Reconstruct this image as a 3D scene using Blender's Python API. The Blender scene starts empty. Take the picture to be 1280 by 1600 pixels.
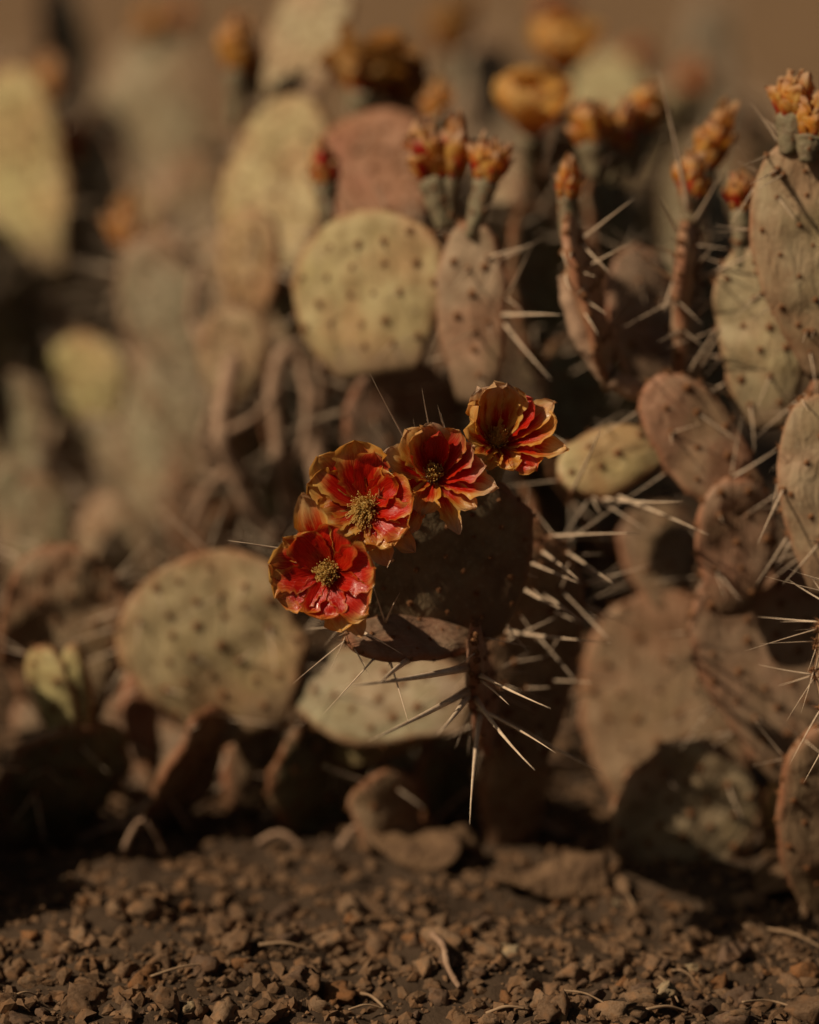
import bpy, bmesh, math, random
from mathutils import Vector, Matrix, noise, kdtree

R = math.radians
rnd = random.Random(7)
scene = bpy.context.scene
COL = scene.collection

# ------------------------------------------------------------------ camera
PITCH, DIST, FOCAL, SENSW = R(13.0), 1.80, 85.0, 24.0
CAMH = 0.30 + DIST * math.sin(PITCH)
cam_d = bpy.data.cameras.new("camera")
cam = bpy.data.objects.new("camera", cam_d)
COL.objects.link(cam)
cam.location = (0, 0, CAMH)
cam.rotation_euler = (R(90) - PITCH, 0, 0)
cam_d.sensor_fit = 'HORIZONTAL'
cam_d.sensor_width = SENSW
cam_d.lens = FOCAL
cam_d.clip_start, cam_d.clip_end = 0.05, 500
cam_d.dof.use_dof = True
cam_d.dof.focus_distance = 1.795
cam_d.dof.aperture_fstop = 1.55
scene.camera = cam

# ------------------------------------------------------------------ sky, sun, exposure
SUN = Vector((-0.68, -0.31, 0.66)).normalized()          # towards the sun: left, a little on the camera side
world = bpy.data.worlds.new("World")
scene.world = world
world.use_nodes = True
wn, wl = world.node_tree.nodes, world.node_tree.links
wn.clear()
sky = wn.new("ShaderNodeTexSky")
sky.sky_type = 'NISHITA'
sky.sun_disc = False
sky.sun_elevation = math.asin(SUN.z)
sky.sun_rotation = math.atan2(SUN.x, SUN.y)
sky.dust_density = 4.0
tint = wn.new("ShaderNodeMix"); tint.data_type = 'RGBA'; tint.blend_type = 'MULTIPLY'
tint.inputs[0].default_value = 1.0
tint.inputs[7].default_value = (0.50, 0.48, 0.37, 1)        # dims and warms the sky fill
bg = wn.new("ShaderNodeBackground"); bg.inputs[1].default_value = 0.05
wo = wn.new("ShaderNodeOutputWorld")
wl.new(sky.outputs[0], tint.inputs[6]); wl.new(tint.outputs[2], bg.inputs[0]); wl.new(bg.outputs[0], wo.inputs[0])

sun_d = bpy.data.lights.new("sun", 'SUN')
sun_d.energy = 5.0
sun_d.angle = R(0.6)
sun_d.color = (1.0, 0.825, 0.58)
sun = bpy.data.objects.new("sun", sun_d)
COL.objects.link(sun)
sun.location = SUN * 8
sun.rotation_euler = SUN.to_track_quat('Z', 'Y').to_euler()

vs = scene.view_settings
vs.view_transform, vs.look, vs.gamma, vs.exposure = 'Standard', 'None', 1.0, -0.38
vs.use_curve_mapping = False
scene.render.engine = 'CYCLES'
scene.cycles.use_denoising = True
scene.cycles.max_bounces = 6
scene.cycles.diffuse_bounces = 3
scene.cycles.glossy_bounces = 2
scene.cycles.transmission_bounces = 4
scene.cycles.sample_clamp_indirect = 4.0

# ------------------------------------------------------------------ helpers
FWD = Vector((0, math.cos(PITCH), -math.sin(PITCH)))
UP = Vector((0, math.sin(PITCH), math.cos(PITCH)))
RT = Vector((1, 0, 0))
K = SENSW / FOCAL / 1280.0                                 # metres per photo pixel at 1 m depth


def at(px, py, d):
    return cam.location + FWD * d + RT * ((px - 640) * K * d) - UP * ((py - 800) * K * d)


def ground_z(x, y):
    v = Vector((x * 2.2, y * 2.2, 3.1))
    z = 0.022 * noise.noise(v) + 0.010 * noise.noise(v * 4.1) + 0.009 * noise.noise(v * 12.0)
    return z


def ground_at(px, py):
    lo, hi = 1.2, 12.0
    for _ in range(34):
        m = (lo + hi) / 2
        p = at(px, py, m)
        if p.z > ground_z(p.x, p.y):
            lo = m
        else:
            hi = m
    p = at(px, py, lo)
    p.z = ground_z(p.x, p.y)
    return p


WM = {}


def link(o, parent=None, world=None):
    COL.objects.link(o)
    world = world.copy() if world is not None else Matrix.Identity(4)
    WM[o] = world
    if parent is not None:
        o.parent = parent
        o.matrix_basis = WM[parent].inverted() @ world
    else:
        o.matrix_basis = world
    return o


def mesh_obj(name, me, parent=None, world=None, color=None):
    o = bpy.data.objects.new(name, me)
    if color:
        o.color = (color[0], color[1], color[2], 1)
    return link(o, parent, world)


def tag(o, label=None, cat=None, group=None, kind=None):
    if label: o['label'] = label
    if cat: o['category'] = cat
    if group: o['group'] = group
    if kind: o['kind'] = kind
    return o


def thing(name, loc, label, cat, group=None):
    o = bpy.data.objects.new(name, None)
    o.empty_display_size = 0.03
    link(o, None, Matrix.Translation(loc))
    return tag(o, label, cat, group)


def make_mesh(name, verts, faces, mat, smooth=True):
    me = bpy.data.meshes.new(name)
    me.from_pydata(verts, [], faces)
    if smooth:
        me.polygons.foreach_set('use_smooth', [True] * len(me.polygons))
    me.materials.append(mat)
    me.update()
    return me


def frame(z, ref):
    """rotation whose Z is z and whose X lies near ref"""
    z = z.normalized()
    x = (ref - z * ref.dot(z))
    if x.length < 1e-4:
        x = Vector((1, 0.1, 0)) - z * z.x
    x.normalize()
    y = z.cross(x)
    return Matrix((x, y, z)).transposed().to_4x4()


# ------------------------------------------------------------------ materials
class NT:
    def __init__(s, name):
        s.m = bpy.data.materials.new(name)
        s.m.use_nodes = True
        s.n, s.l = s.m.node_tree.nodes, s.m.node_tree.links
        s.n.clear()
        s.out = s.n.new("ShaderNodeOutputMaterial")

    def new(s, t, **kw):
        n = s.n.new(t)
        for k, v in kw.items():
            setattr(n, k, v)
        return n

    def put(s, sock, v):
        if hasattr(v, 'links'):
            s.l.new(v, sock)
        elif isinstance(v, (tuple, list)):
            sock.default_value = tuple(v) + ((1,) if len(v) == 3 and len(sock.default_value) == 4 else ())
        else:
            sock.default_value = v

    def noise(s, vec, scale, detail=4, rough=0.55, dist=0.0):
        n = s.new("ShaderNodeTexNoise")
        s.put(n.inputs['Vector'], vec)
        n.inputs['Scale'].default_value = scale
        n.inputs['Detail'].default_value = detail
        n.inputs['Roughness'].default_value = rough
        n.inputs['Distortion'].default_value = dist
        return n.outputs['Fac']

    def math(s, op, a, b=0.0, c=0.0):
        n = s.new("ShaderNodeMath", operation=op)
        s.put(n.inputs[0], a); s.put(n.inputs[1], b); s.put(n.inputs[2], c)
        return n.outputs[0]

    def ramp(s, v, lo, hi, a=0.0, b=1.0):
        n = s.new("ShaderNodeMapRange", interpolation_type='SMOOTHSTEP')
        s.put(n.inputs['Value'], v)
        s.put(n.inputs['From Min'], lo); s.put(n.inputs['From Max'], hi)
        s.put(n.inputs['To Min'], a); s.put(n.inputs['To Max'], b)
        return n.outputs[0]

    def mix(s, f, a, b, mode='MIX'):
        n = s.new("ShaderNodeMix", data_type='RGBA', blend_type=mode)
        s.put(n.inputs[0], f); s.put(n.inputs[6], a); s.put(n.inputs[7], b)
        return n.outputs[2]

    def mapping(s, vec, scale):
        n = s.new("ShaderNodeMapping")
        s.l.new(vec, n.inputs[0])
        n.inputs['Scale'].default_value = scale
        return n.outputs[0]

    def bump(s, h, strength, dist, normal=None):
        n = s.new("ShaderNodeBump")
        n.inputs['Strength'].default_value = strength
        n.inputs['Distance'].default_value = dist
        s.l.new(h, n.inputs['Height'])
        if normal is not None:
            s.l.new(normal, n.inputs['Normal'])
        return n.outputs[0]

    def bsdf(s, color, rough, spec=0.4, normal=None, **kw):
        b = s.new("ShaderNodeBsdfPrincipled")
        s.put(b.inputs['Base Color'], color)
        s.put(b.inputs['Roughness'], rough)
        s.put(b.inputs['Specular IOR Level'], spec)
        if normal is not None:
            s.l.new(normal, b.inputs['Normal'])
        for k, v in kw.items():
            s.put(b.inputs[k.replace('_', ' ')], v)
        return b

    def finish(s, shader):
        s.l.new(shader, s.out.inputs['Surface'])
        return s.m


def mat_pad():
    t = NT("cactus_pad_skin")
    oi = t.new("ShaderNodeObjectInfo")
    tc = t.new("ShaderNodeTexCoord")
    obj = tc.outputs['Object']
    # shift by the object's random so no two pads share a pattern
    add = t.new("ShaderNodeVectorMath", operation='ADD')
    cmb = t.new("ShaderNodeCombineXYZ")
    r37 = t.math('MULTIPLY', oi.outputs['Random'], 37.0)
    t.l.new(r37, cmb.inputs[0]); t.l.new(r37, cmb.inputs[2])
    t.l.new(obj, add.inputs[0]); t.l.new(cmb.outputs[0], add.inputs[1])
    p = add.outputs[0]
    rim = t.new("ShaderNodeAttribute", attribute_name="rim").outputs['Fac']
    big = t.noise(p, 16, 4, 0.55, 0.4)
    mid = t.noise(p, 60, 5, 0.6)
    fine = t.noise(p, 330, 3, 0.6)
    base = oi.outputs['Color']
    pinkish = t.mix(1.0, base, (0.98, 0.80, 0.76), 'MULTIPLY')
    c = t.mix(t.ramp(big, 0.42, 0.66), base, pinkish)
    green = t.mix(1.0, base, (0.88, 0.86, 0.76), 'MULTIPLY')
    c = t.mix(t.ramp(t.noise(p, 24, 3, 0.5), 0.5, 0.72, 0, 0.8), c, green)
    c = t.mix(t.ramp(mid, 0.35, 0.72, 0.0, 0.85), c, t.mix(1.0, c, (0.60, 0.54, 0.48), 'MULTIPLY'))
    c = t.mix(t.ramp(fine, 0.5, 0.8, 0.0, 0.35), c, (0.42, 0.35, 0.23))
    red = t.math('MULTIPLY', rim, t.ramp(mid, 0.25, 0.7, 0.35, 1.0))
    c = t.mix(t.math('MULTIPLY', red, 0.75), c, (0.30, 0.105, 0.05))
    scar = t.ramp(t.noise(p, 38, 6, 0.65, 1.2), 0.60, 0.72)
    c = t.mix(t.math('MULTIPLY', scar, 0.75), c, (0.16, 0.085, 0.045))
    age = t.new('ShaderNodeAttribute', attribute_name='age').outputs['Fac']
    cork = t.ramp(t.math('ADD', age, t.math('MULTIPLY', t.math('SUBTRACT', mid, 0.5), 0.5)), 0.06, 0.26, 0.85, 0.0)
    c = t.mix(cork, c, (0.17, 0.105, 0.062))
    wart = t.ramp(t.noise(p, 11, 5, 0.65, 0.9), 0.58, 0.70, 0.0, 0.55)
    c = t.mix(wart, c, t.mix(1.0, c, (0.62, 0.50, 0.40), 'MULTIPLY'))
    wr = t.noise(t.mapping(p, (1.0, 1.0, 0.35)), 90, 4, 0.6, 0.8)
    n = t.bump(wr, 0.6, 0.006)
    n = t.bump(fine, 0.2, 0.0012, n)
    b = t.bsdf(c, t.ramp(mid, 0.3, 0.7, 0.5, 0.72), 0.3, n)
    return t.finish(b.outputs[0])


def mat_simple(name, c1, c2, scale, rough=0.7, bump=0.0, bscale=None, spec=0.3, transl=0.0):
    t = NT(name)
    tc = t.new("ShaderNodeTexCoord")
    p = tc.outputs['Object']
    f = t.ramp(t.noise(p, scale, 5, 0.6), 0.32, 0.68)
    c = t.mix(f, c1, c2)
    n = t.bump(t.noise(p, bscale or scale * 3, 4, 0.6), 1.0, bump) if bump else None
    b = t.bsdf(c, rough, spec, n)
    if transl:
        tr = t.new("ShaderNodeBsdfTranslucent"); t.put(tr.inputs[0], c)
        mx = t.new("ShaderNodeMixShader"); mx.inputs[0].default_value = transl
        t.l.new(b.outputs[0], mx.inputs[1]); t.l.new(tr.outputs[0], mx.inputs[2])
        return t.finish(mx.outputs[0])
    return t.finish(b.outputs[0])


def mat_petal(name, gloss, thin=0.42, g1=(0.70, 0.28, 0.025), g2=(0.90, 0.56, 0.14)):
    """object colour: r = how far the red reaches, g = pale dry tip, b = browning"""
    t = NT(name)
    oi = t.new("ShaderNodeObjectInfo")
    sep = t.new("ShaderNodeSeparateColor"); t.l.new(oi.outputs['Color'], sep.inputs[0])
    uv = t.new("ShaderNodeAttribute", attribute_name="petal_uv").outputs['Vector']
    sx = t.new("ShaderNodeSeparateXYZ"); t.l.new(uv, sx.inputs[0])
    u, tt = t.math('ABSOLUTE', sx.outputs[0]), sx.outputs[1]
    off = t.new("ShaderNodeCombineXYZ")
    t.l.new(t.math('MULTIPLY', oi.outputs['Random'], 50.0), off.inputs[2])
    ad = t.new("ShaderNodeVectorMath", operation='ADD')
    t.l.new(uv, ad.inputs[0]); t.l.new(off.outputs[0], ad.inputs[1])
    p = ad.outputs[0]
    streak = t.noise(t.mapping(p, (7.0, 1.3, 1.0)), 2.6, 4, 0.6)
    blot = t.noise(p, 2.3, 3, 0.6)
    d = t.math('POWER', t.math('ADD', t.math('MULTIPLY', t.math('POWER', u, 3.5), 0.6), t.math('POWER', tt, 3.0)), 0.36)
    d = t.math('ADD', d, t.math('MULTIPLY', t.math('SUBTRACT', blot, 0.5), 0.42))
    d = t.math('ADD', d, t.math('MULTIPLY', t.math('SUBTRACT', streak, 0.5), 0.28))
    d = t.math('SUBTRACT', d, 0.20)
    rr = sep.outputs[0]
    redf = t.ramp(d, t.math('SUBTRACT', rr, 0.30), t.math('ADD', rr, 0.14), 1.0, 0.0)
    gold = t.mix(t.ramp(blot, 0.35, 0.7), g1, g2)
    red = t.mix(t.ramp(streak, 0.3, 0.75), (0.48, 0.004, 0.002), (0.68, 0.028, 0.005))
    c = t.mix(redf, gold, red)
    tip = t.math('MULTIPLY', sep.outputs[1], t.ramp(t.math('ADD', tt, t.math('MULTIPLY', blot, 0.25)), 0.72, 1.08))
    c = t.mix(tip, c, (0.66, 0.44, 0.31))
    c = t.mix(t.math('MULTIPLY', sep.outputs[2], t.ramp(blot, 0.2, 0.8, 0.4, 1.0)), c, (0.17, 0.062, 0.016))
    edge = t.ramp(u, 0.88, 1.0)
    c = t.mix(t.math('MULTIPLY', edge, 0.2), c, (0.40, 0.17, 0.03))
    n = t.bump(streak, 0.6, 0.0009)
    n = t.bump(t.noise(t.mapping(p, (16, 4.0, 1)), 3.0, 4, 0.65), 0.4, 0.0003, n)
    rough = t.ramp(streak, 0.3, 0.7, gloss, gloss + 0.16)
    b = t.bsdf(c, rough, 0.5, n, Coat_Weight=0.10 if gloss < .2 else 0.0, Coat_Roughness=0.12)
    tr = t.new("ShaderNodeBsdfTranslucent")
    tc2 = t.mix(1.0, c, (1.0, 0.9, 0.75), 'MULTIPLY'); t.l.new(tc2, tr.inputs[0])
    mx = t.new("ShaderNodeMixShader"); mx.inputs[0].default_value = thin
    t.l.new(b.outputs[0], mx.inputs[1]); t.l.new(tr.outputs[0], mx.inputs[2])
    return t.finish(mx.outputs[0])


def mat_soil(name, use_obj_color, sc=(1.2, 5.0, 16.0), kb=0.0014):
    t = NT(name)
    tc = t.new("ShaderNodeTexCoord")
    p = tc.outputs['Object']
    n1 = t.noise(p, 3.0 if not use_obj_color else sc[0], 6, 0.6)
    n2 = t.noise(p, 55.0 if not use_obj_color else sc[1], 6, 0.65)
    n3 = t.noise(p, 420.0 if not use_obj_color else sc[2], 4, 0.65)
    if use_obj_color:
        base = t.new("ShaderNodeObjectInfo").outputs['Color']
        c = t.mix(t.ramp(n2, 0.3, 0.7, 0.0, 0.75), base, t.mix(1.0, base, (0.50, 0.45, 0.40), 'MULTIPLY'))
        c = t.mix(t.ramp(n1, 0.45, 0.65, 0.0, 0.6), c, t.mix(1.0, base, (1.25, 1.05, 0.85), 'MULTIPLY'))
    else:
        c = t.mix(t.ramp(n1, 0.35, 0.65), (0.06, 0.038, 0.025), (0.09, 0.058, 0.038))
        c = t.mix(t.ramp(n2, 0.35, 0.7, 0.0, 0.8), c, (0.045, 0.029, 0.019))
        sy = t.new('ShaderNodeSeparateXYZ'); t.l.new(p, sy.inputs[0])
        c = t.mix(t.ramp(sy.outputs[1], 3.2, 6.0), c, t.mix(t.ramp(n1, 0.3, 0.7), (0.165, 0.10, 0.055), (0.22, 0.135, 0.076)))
    c = t.mix(t.ramp(n3, 0.62, 0.78, 0.0, 0.55), c, (0.30, 0.20, 0.12))
    k = kb if use_obj_color else 0.004
    n = t.bump(n2, 0.7, k)
    n = t.bump(n3, 0.7, k * 0.35, n)
    return t.finish(t.bsdf(c, 0.92, 0.12, n).outputs[0])


M_PAD = mat_pad()
M_SPINE = mat_simple("spine_horn", (0.70, 0.55, 0.41), (0.54, 0.38, 0.27), 30, 0.45, spec=0.4)
M_AREOLE = mat_simple("areole_wool", (0.125, 0.050, 0.022), (0.24, 0.115, 0.055), 1.6, 0.9, spec=0.1)
M_PETAL = mat_petal("petal_glossy", 0.17, 0.40)
M_PETAL_DRY = mat_petal("petal_withered", 0.45, 0.5)
M_PETAL_GOLD = mat_petal("petal_thin_gold", 0.3, 0.60, (0.86, 0.50, 0.10), (0.95, 0.70, 0.26))
M_STAMEN = mat_simple("stamen_gold", (0.90, 0.66, 0.25), (0.72, 0.48, 0.13), 260, 0.6, spec=0.25, transl=0.45)
M_OVARY = mat_simple("ovary_green", (0.22, 0.185, 0.11), (0.17, 0.115, 0.07), 120, 0.6, 0.0014, 300)
M_SOIL = mat_soil("desert_soil", False)
M_CLOD = mat_soil("soil_clod_dirt", True)
M_CRUMB = mat_soil("soil_crumb_dirt", True, (75.0, 260.0, 900.0), 0.0012)
M_TWIG = mat_simple("dry_twig_bark", (0.40, 0.265, 0.185), (0.27, 0.165, 0.11), 70, 0.85, 0.0015, 200, spec=0.15)
M_STRAW = mat_simple("dry_straw", (0.36, 0.24, 0.15), (0.24, 0.15, 0.09), 60, 0.7, spec=0.2)
M_DEAD = mat_simple("withered_pad_skin", (0.20, 0.118, 0.066), (0.115, 0.066, 0.038), 55, 0.85, 0.006, 140, spec=0.2)

# ------------------------------------------------------------------ ground
def axis_lines(lo_f, hi_f, step, far_lo, far_hi, grow=1.22):
    v, x = [], lo_f
    while x < hi_f:
        v.append(x); x += step
    v.append(hi_f)
    s = step
    while v[-1] < far_hi:
        s *= grow; v.append(v[-1] + s)
    s = step
    while v[0] > far_lo:
        s *= grow; v.insert(0, v[0] - s)
    return v


gx = axis_lines(-0.55, 0.55, 0.005, -90, 90)
gy = axis_lines(1.45, 2.55, 0.005, -60, 160)
verts = []
for y in gy:
    for x in gx:
        far = max(0.0, min(1.0, (math.hypot(x, y) - 4) / 10))
        z = ground_z(x, y) * (1 - far)
        if abs(x) < 1.0 and 1.2 < y < 3.2:
            v = Vector((x, y, 0.0))
            z += 0.0045 * noise.noise(v * 60) + 0.0028 * noise.noise(v * 140)
        if far > 0:
            z += far * 0.25 * noise.noise(Vector((x * 0.12, y * 0.12, 1.7)))
        verts.append((x, y, z))
nx = len(gx)
faces = [(j * nx + i, j * nx + i + 1, (j + 1) * nx + i + 1, (j + 1) * nx + i)
         for j in range(len(gy) - 1) for i in range(nx - 1)]
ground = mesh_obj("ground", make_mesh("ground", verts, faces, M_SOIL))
tag(ground, kind='structure')

# ------------------------------------------------------------------ shared small meshes
def spine_mesh(seed, rad):
    r = random.Random(seed)
    cx, cy = r.uniform(-0.05, 0.05), r.uniform(-0.05, 0.05)
    vs_, fs, n, m = [], [], 6, 6
    for i in range(m + 1):
        t = i / m
        rr = rad * (1 - t) ** 0.75 + 0.0006
        if i == 0: rr = rad * 1.25
        for k in range(n):
            a = 2 * math.pi * k / n
            vs_.append((cx * t * t + rr * math.cos(a), cy * t * t + rr * 0.8 * math.sin(a), t))
    for i in range(m):
        for k in range(n):
            fs.append((i * n + k, i * n + (k + 1) % n, (i + 1) * n + (k + 1) % n, (i + 1) * n + k))
    fs.append(tuple(m * n + k for k in range(n)))
    fs.append(tuple(reversed(range(n))))
    return make_mesh("spine", vs_, fs, M_SPINE)


SPINES = [spine_mesh(100 + i, 0.0165) for i in range(5)]


def areole_geom(r, bristles):
    """felted cushion with a tuft of short bristles, unit radius, outward = +Z"""
    v, f = [], []
    n, rings = 7, 3
    for j in range(rings):
        a = j / rings * math.pi / 2
        rr, z = math.cos(a), 0.55 * math.sin(a)
        for k in range(n):
            th = 2 * math.pi * (k + 0.5 * j) / n
            q = 1 + r.uniform(-0.16, 0.16)
            v.append((rr * q * math.cos(th), rr * q * math.sin(th), z - 0.08))
    top = len(v); v.append((0, 0, 0.5))
    for j in range(rings - 1):
        for k in range(n):
            f.append((j * n + k, j * n + (k + 1) % n, (j + 1) * n + (k + 1) % n, (j + 1) * n + k))
    for k in range(n):
        f.append(((rings - 1) * n + k, (rings - 1) * n + (k + 1) % n, top))
    for b in range(bristles):
        th, el = r.uniform(0, 6.28), r.uniform(0.45, 1.5)
        d = Vector((math.cos(th) * math.cos(el), math.sin(th) * math.cos(el), math.sin(el)))
        o = Vector((d.x * 0.5, d.y * 0.5, 0.25))
        s = d.cross(Vector((0.3, 0.2, 0.9))).normalized() * 0.10
        s2 = d.cross(s)
        L = r.uniform(0.9, 1.9)
        i = len(v)
        v += [o + s, o - s * 0.5 + s2 * 0.9, o - s * 0.5 - s2 * 0.9, o + d * L]
        f += [(i, i + 1, i + 3), (i + 1, i + 2, i + 3), (i + 2, i, i + 3)]
    return v, f


AREOLES = []
for i in range(4):
    r_ = random.Random(40 + i)
    AREOLES.append(make_mesh("areole", *areole_geom(r_, 11), M_AREOLE))


def add_spine(parent, p0, p1, thick=1.0):
    d = p1 - p0
    L = d.length
    m = Matrix.Translation(p0) @ frame(d, Vector((rnd.uniform(-1, 1), rnd.uniform(-1, 1), 0.3))) @ \
        Matrix.Diagonal((L * thick, L * thick, L, 1))
    return mesh_obj("spine", rnd.choice(SPINES), parent, m)


def add_areole(parent, p, n, size):
    m = Matrix.Translation(p) @ frame(n, Vector((rnd.uniform(-1, 1), rnd.uniform(-1, 1), 0.3))) @ Matrix.Diagonal((size, size, size, 1))
    return mesh_obj("areole", rnd.choice(AREOLES), parent, m)


# ------------------------------------------------------------------ pads
PALE, TAN, PINK = (0.42, 0.335, 0.175), (0.36, 0.265, 0.165), (0.35, 0.235, 0.155)
GREY, SHADE_GREEN, RED = (0.30, 0.26, 0.165), (0.12, 0.112, 0.062), (0.34, 0.16, 0.09)  # the dark green carries the shade of the gaps in its colour
BROWN, DEADC, OLIVE = (0.235, 0.155, 0.095), (0.30, 0.18, 0.095), (0.25, 0.20, 0.10)


PADS, PENDING = [], []


class Pad:
    """flattened stem joint; local X across, Y out of the front face, Z from neck to tip"""

    def __init__(s, plant, base, tip, width, yaw, elev, color, thick=0.014, neck=0.34, mid=0.60,
                 bend=0.0, bow=0.0, wrinkle=0.0036, areoles=True, spacing=0.021, spiny=0.5, slen=0.040,
                 asize=0.0029, single=True, rim_spiny=None, name="pad", wobble=1.15):
        s.seed = rnd.uniform(0, 500)
        s.wobble = wobble
        s.W, s.T, s.neck, s.mid, s.bend, s.bow, s.wr = width, thick, neck, mid, bend, bow, wrinkle
        ax = tip - base
        s.L = ax.length
        z = ax.normalized()
        n = Vector((math.sin(R(yaw)) * math.cos(R(elev)), -math.cos(R(yaw)) * math.cos(R(elev)), math.sin(R(elev))))
        y = (n - z * n.dot(z)).normalized()
        x = y.cross(z)
        s.M = Matrix.Translation(base) @ Matrix((x, y, z)).transposed().to_4x4()
        s.Mi = s.M.inverted()
        nt, nphi = 30, 36
        verts, faces, rim = [], [], []
        for i in range(nt + 1):
            t = math.sin(math.pi / 2 * i / nt)
            for k in range(nphi):
                ph = 2 * math.pi * k / nphi
                verts.append(s.S(t, ph))
                c = abs(math.cos(ph))
                rim.append(max(0.0, (c - 0.80) / 0.20) ** 1.5 if t < 0.93 else max((t - 0.93) / 0.07, max(0.0, (c - 0.80) / 0.20) ** 1.5))
        for i in range(nt):
            for k in range(nphi):
                faces.append((i * nphi + k, i * nphi + (k + 1) % nphi, (i + 1) * nphi + (k + 1) % nphi, (i + 1) * nphi + k))
        faces.append(tuple(reversed(range(nphi))))
        faces.append(tuple(nt * nphi + k for k in range(nphi)))
        me = make_mesh("pad", verts, faces, M_PAD)
        a = me.attributes.new("rim", 'FLOAT', 'POINT')
        a.data.foreach_set('value', rim)
        a = me.attributes.new("age", 'FLOAT', 'POINT')
        a.data.foreach_set('value', [math.sin(math.pi / 2 * i / nt) for i in range(nt + 1) for k in range(nphi)])
        s.obj = mesh_obj(name, me, plant, s.M, color)
        s.plant = plant
        PADS.append((s, verts))
        if areoles:
            s.areoles(spacing, spiny, slen, asize, single, spiny if rim_spiny is None else rim_spiny)

    def halfw(s, t):
        if t >= s.mid:
            q = (t - s.mid) / (1 - s.mid)
            w = max(0.0, 1 - q ** 2.15) ** 0.5
        else:
            q = t / s.mid
            w = s.neck + (1 - s.neck) * math.sin(math.pi / 2 * q) ** 0.95
        return s.W / 2 * w

    def S(s, t, ph):
        w = s.halfw(t)
        c, sn = math.cos(ph), math.sin(ph)
        wob = 1 + s.wobble * 0.12 * noise.noise(Vector((c * 1.1, t * 2.3, s.seed))) + s.wobble * 0.05 * noise.noise(Vector((c * 2.0, t * 9.0, s.seed + 9)))
        x = w * c * wob
        h = (w / (s.W / 2)) ** 0.55 if w > 0 else 0
        y = s.T / 2 * h * math.copysign(abs(sn) ** 0.62, sn)
        zz = s.L * t
        q = Vector((x * 26, s.seed, zz * 26))
        y += s.wr * (noise.noise(q) + 0.6 * noise.noise(q * 2.3)) * min(1.0, h)
        y += s.bend * ((2 * x / s.W) ** 2 - 0.3) + s.bow * math.sin(math.pi * t) + 0.004 * noise.noise(Vector((x * 9, zz * 9, s.seed + 3)))
        x += 0.08 * s.W * noise.noise(Vector((zz * 9, s.seed, 2.0))) * t
        return Vector((x, y, zz))

    def world(s, t, ph):
        p = s.S(t, ph)
        e = 1e-3
        du = s.S(min(1, t + e), ph) - s.S(max(0, t - e), ph)
        dv = s.S(t, ph + e) - s.S(t, ph - e)
        n = dv.cross(du)
        if n.length < 1e-12:
            n = Vector((0, 0, 1))
        n.normalize()
        cen = Vector((0, 0, s.L * t * 0.9))
        if n.dot(p - cen) < 0:
            n = -n
        R3 = s.M.to_3x3()
        return s.M @ p, R3 @ n

    def rim_point(s, side, t):
        return s.world(t, 0 if side > 0 else math.pi)

    def areoles(s, sp, spiny, slen, asize, single, rim_spiny):
        spiny, rim_spiny = spiny * 1.3, min(.9, rim_spiny * 1.5)
        pts = []
        row, z = 0, sp * 0.9
        while z < s.L * 0.95:
            t = z / s.L
            w = s.halfw(t)
            x = -w + sp * (0.45 + 0.5 * (row % 2))
            while x < w - sp * 0.35:
                c = max(-0.98, min(0.98, (x + rnd.uniform(-.13, .13) * sp) / max(w, 1e-4)))
                pts.append((min(0.99, max(0.02, t + rnd.uniform(-.10, .10) * sp / s.L)), math.acos(c), False))
                x += sp
            z += sp * 0.82
            row += 1
        nr = max(3, int(s.L / (sp * 0.8)))
        for side in (0, math.pi):
            for i in range(nr):
                t = math.sin(math.pi / 2 * (0.18 + 0.8 * (i + rnd.uniform(-.2, .2)) / nr))
                pts.append((min(t, 0.992), side + rnd.uniform(-.12, .12), True))
        pts.append((0.997, 0.3, True))
        joined_v, joined_f = [], []
        for t, ph, rim in pts:
            p, n = s.world(t, ph)
            size = asize * rnd.uniform(0.75, 1.25) * (0.9 if rim else 1.0)
            if single:
                add_areole(s.obj, p, n, size)
            else:
                m = s.Mi @ Matrix.Translation(p) @ frame(n, Vector((rnd.uniform(-1, 1), .4, .3))) @ Matrix.Diagonal((size, size, size, 1))
                v, f = areole_geom(rnd, 3)
                o = len(joined_v)
                joined_v += [m @ Vector(q) for q in v]
                joined_f += [tuple(i + o for i in q) for q in f]
            up = (0.55 + 0.45 * t)
            if rnd.random() < (rim_spiny if rim else spiny * up):
                for _ in range(rnd.choice((1, 1, 2, 2, 3)) if rim else rnd.choice((1, 1, 2))):
                    d = n * rnd.uniform(0.5, 1.0) + Vector((rnd.uniform(-1, 1), rnd.uniform(-.5, .5), rnd.uniform(-.9, .5))) * 0.75
                    d.normalize()
                    L = slen * rnd.uniform(0.45, 1.35)
                    add_spine(s.obj, p - n * 0.0005, p + d * L, rnd.uniform(0.8, 1.25) * (0.035 / max(L, 0.02)) ** 0.4)
        if not single and joined_v:
            o = mesh_obj("areole_field", make_mesh("areole_field", joined_v, joined_f, M_AREOLE), s.obj, s.M)
            o['kind'] = 'stuff'


def P(plant, b, t, wpx, yaw, elev=5, color=TAN, **kw):
    dm = (b[2] + t[2]) / 2
    return Pad(plant, at(*b), at(*t), wpx * K * dm, yaw, elev, color, **kw)


def sp(pad, x0, y0, d0, x1, y1, d1=None, thick=1.0):
    d1 = d0 if d1 is None else d1
    PENDING.append((at(x0, y0, d0), at(x1, y1, d1), thick))


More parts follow.
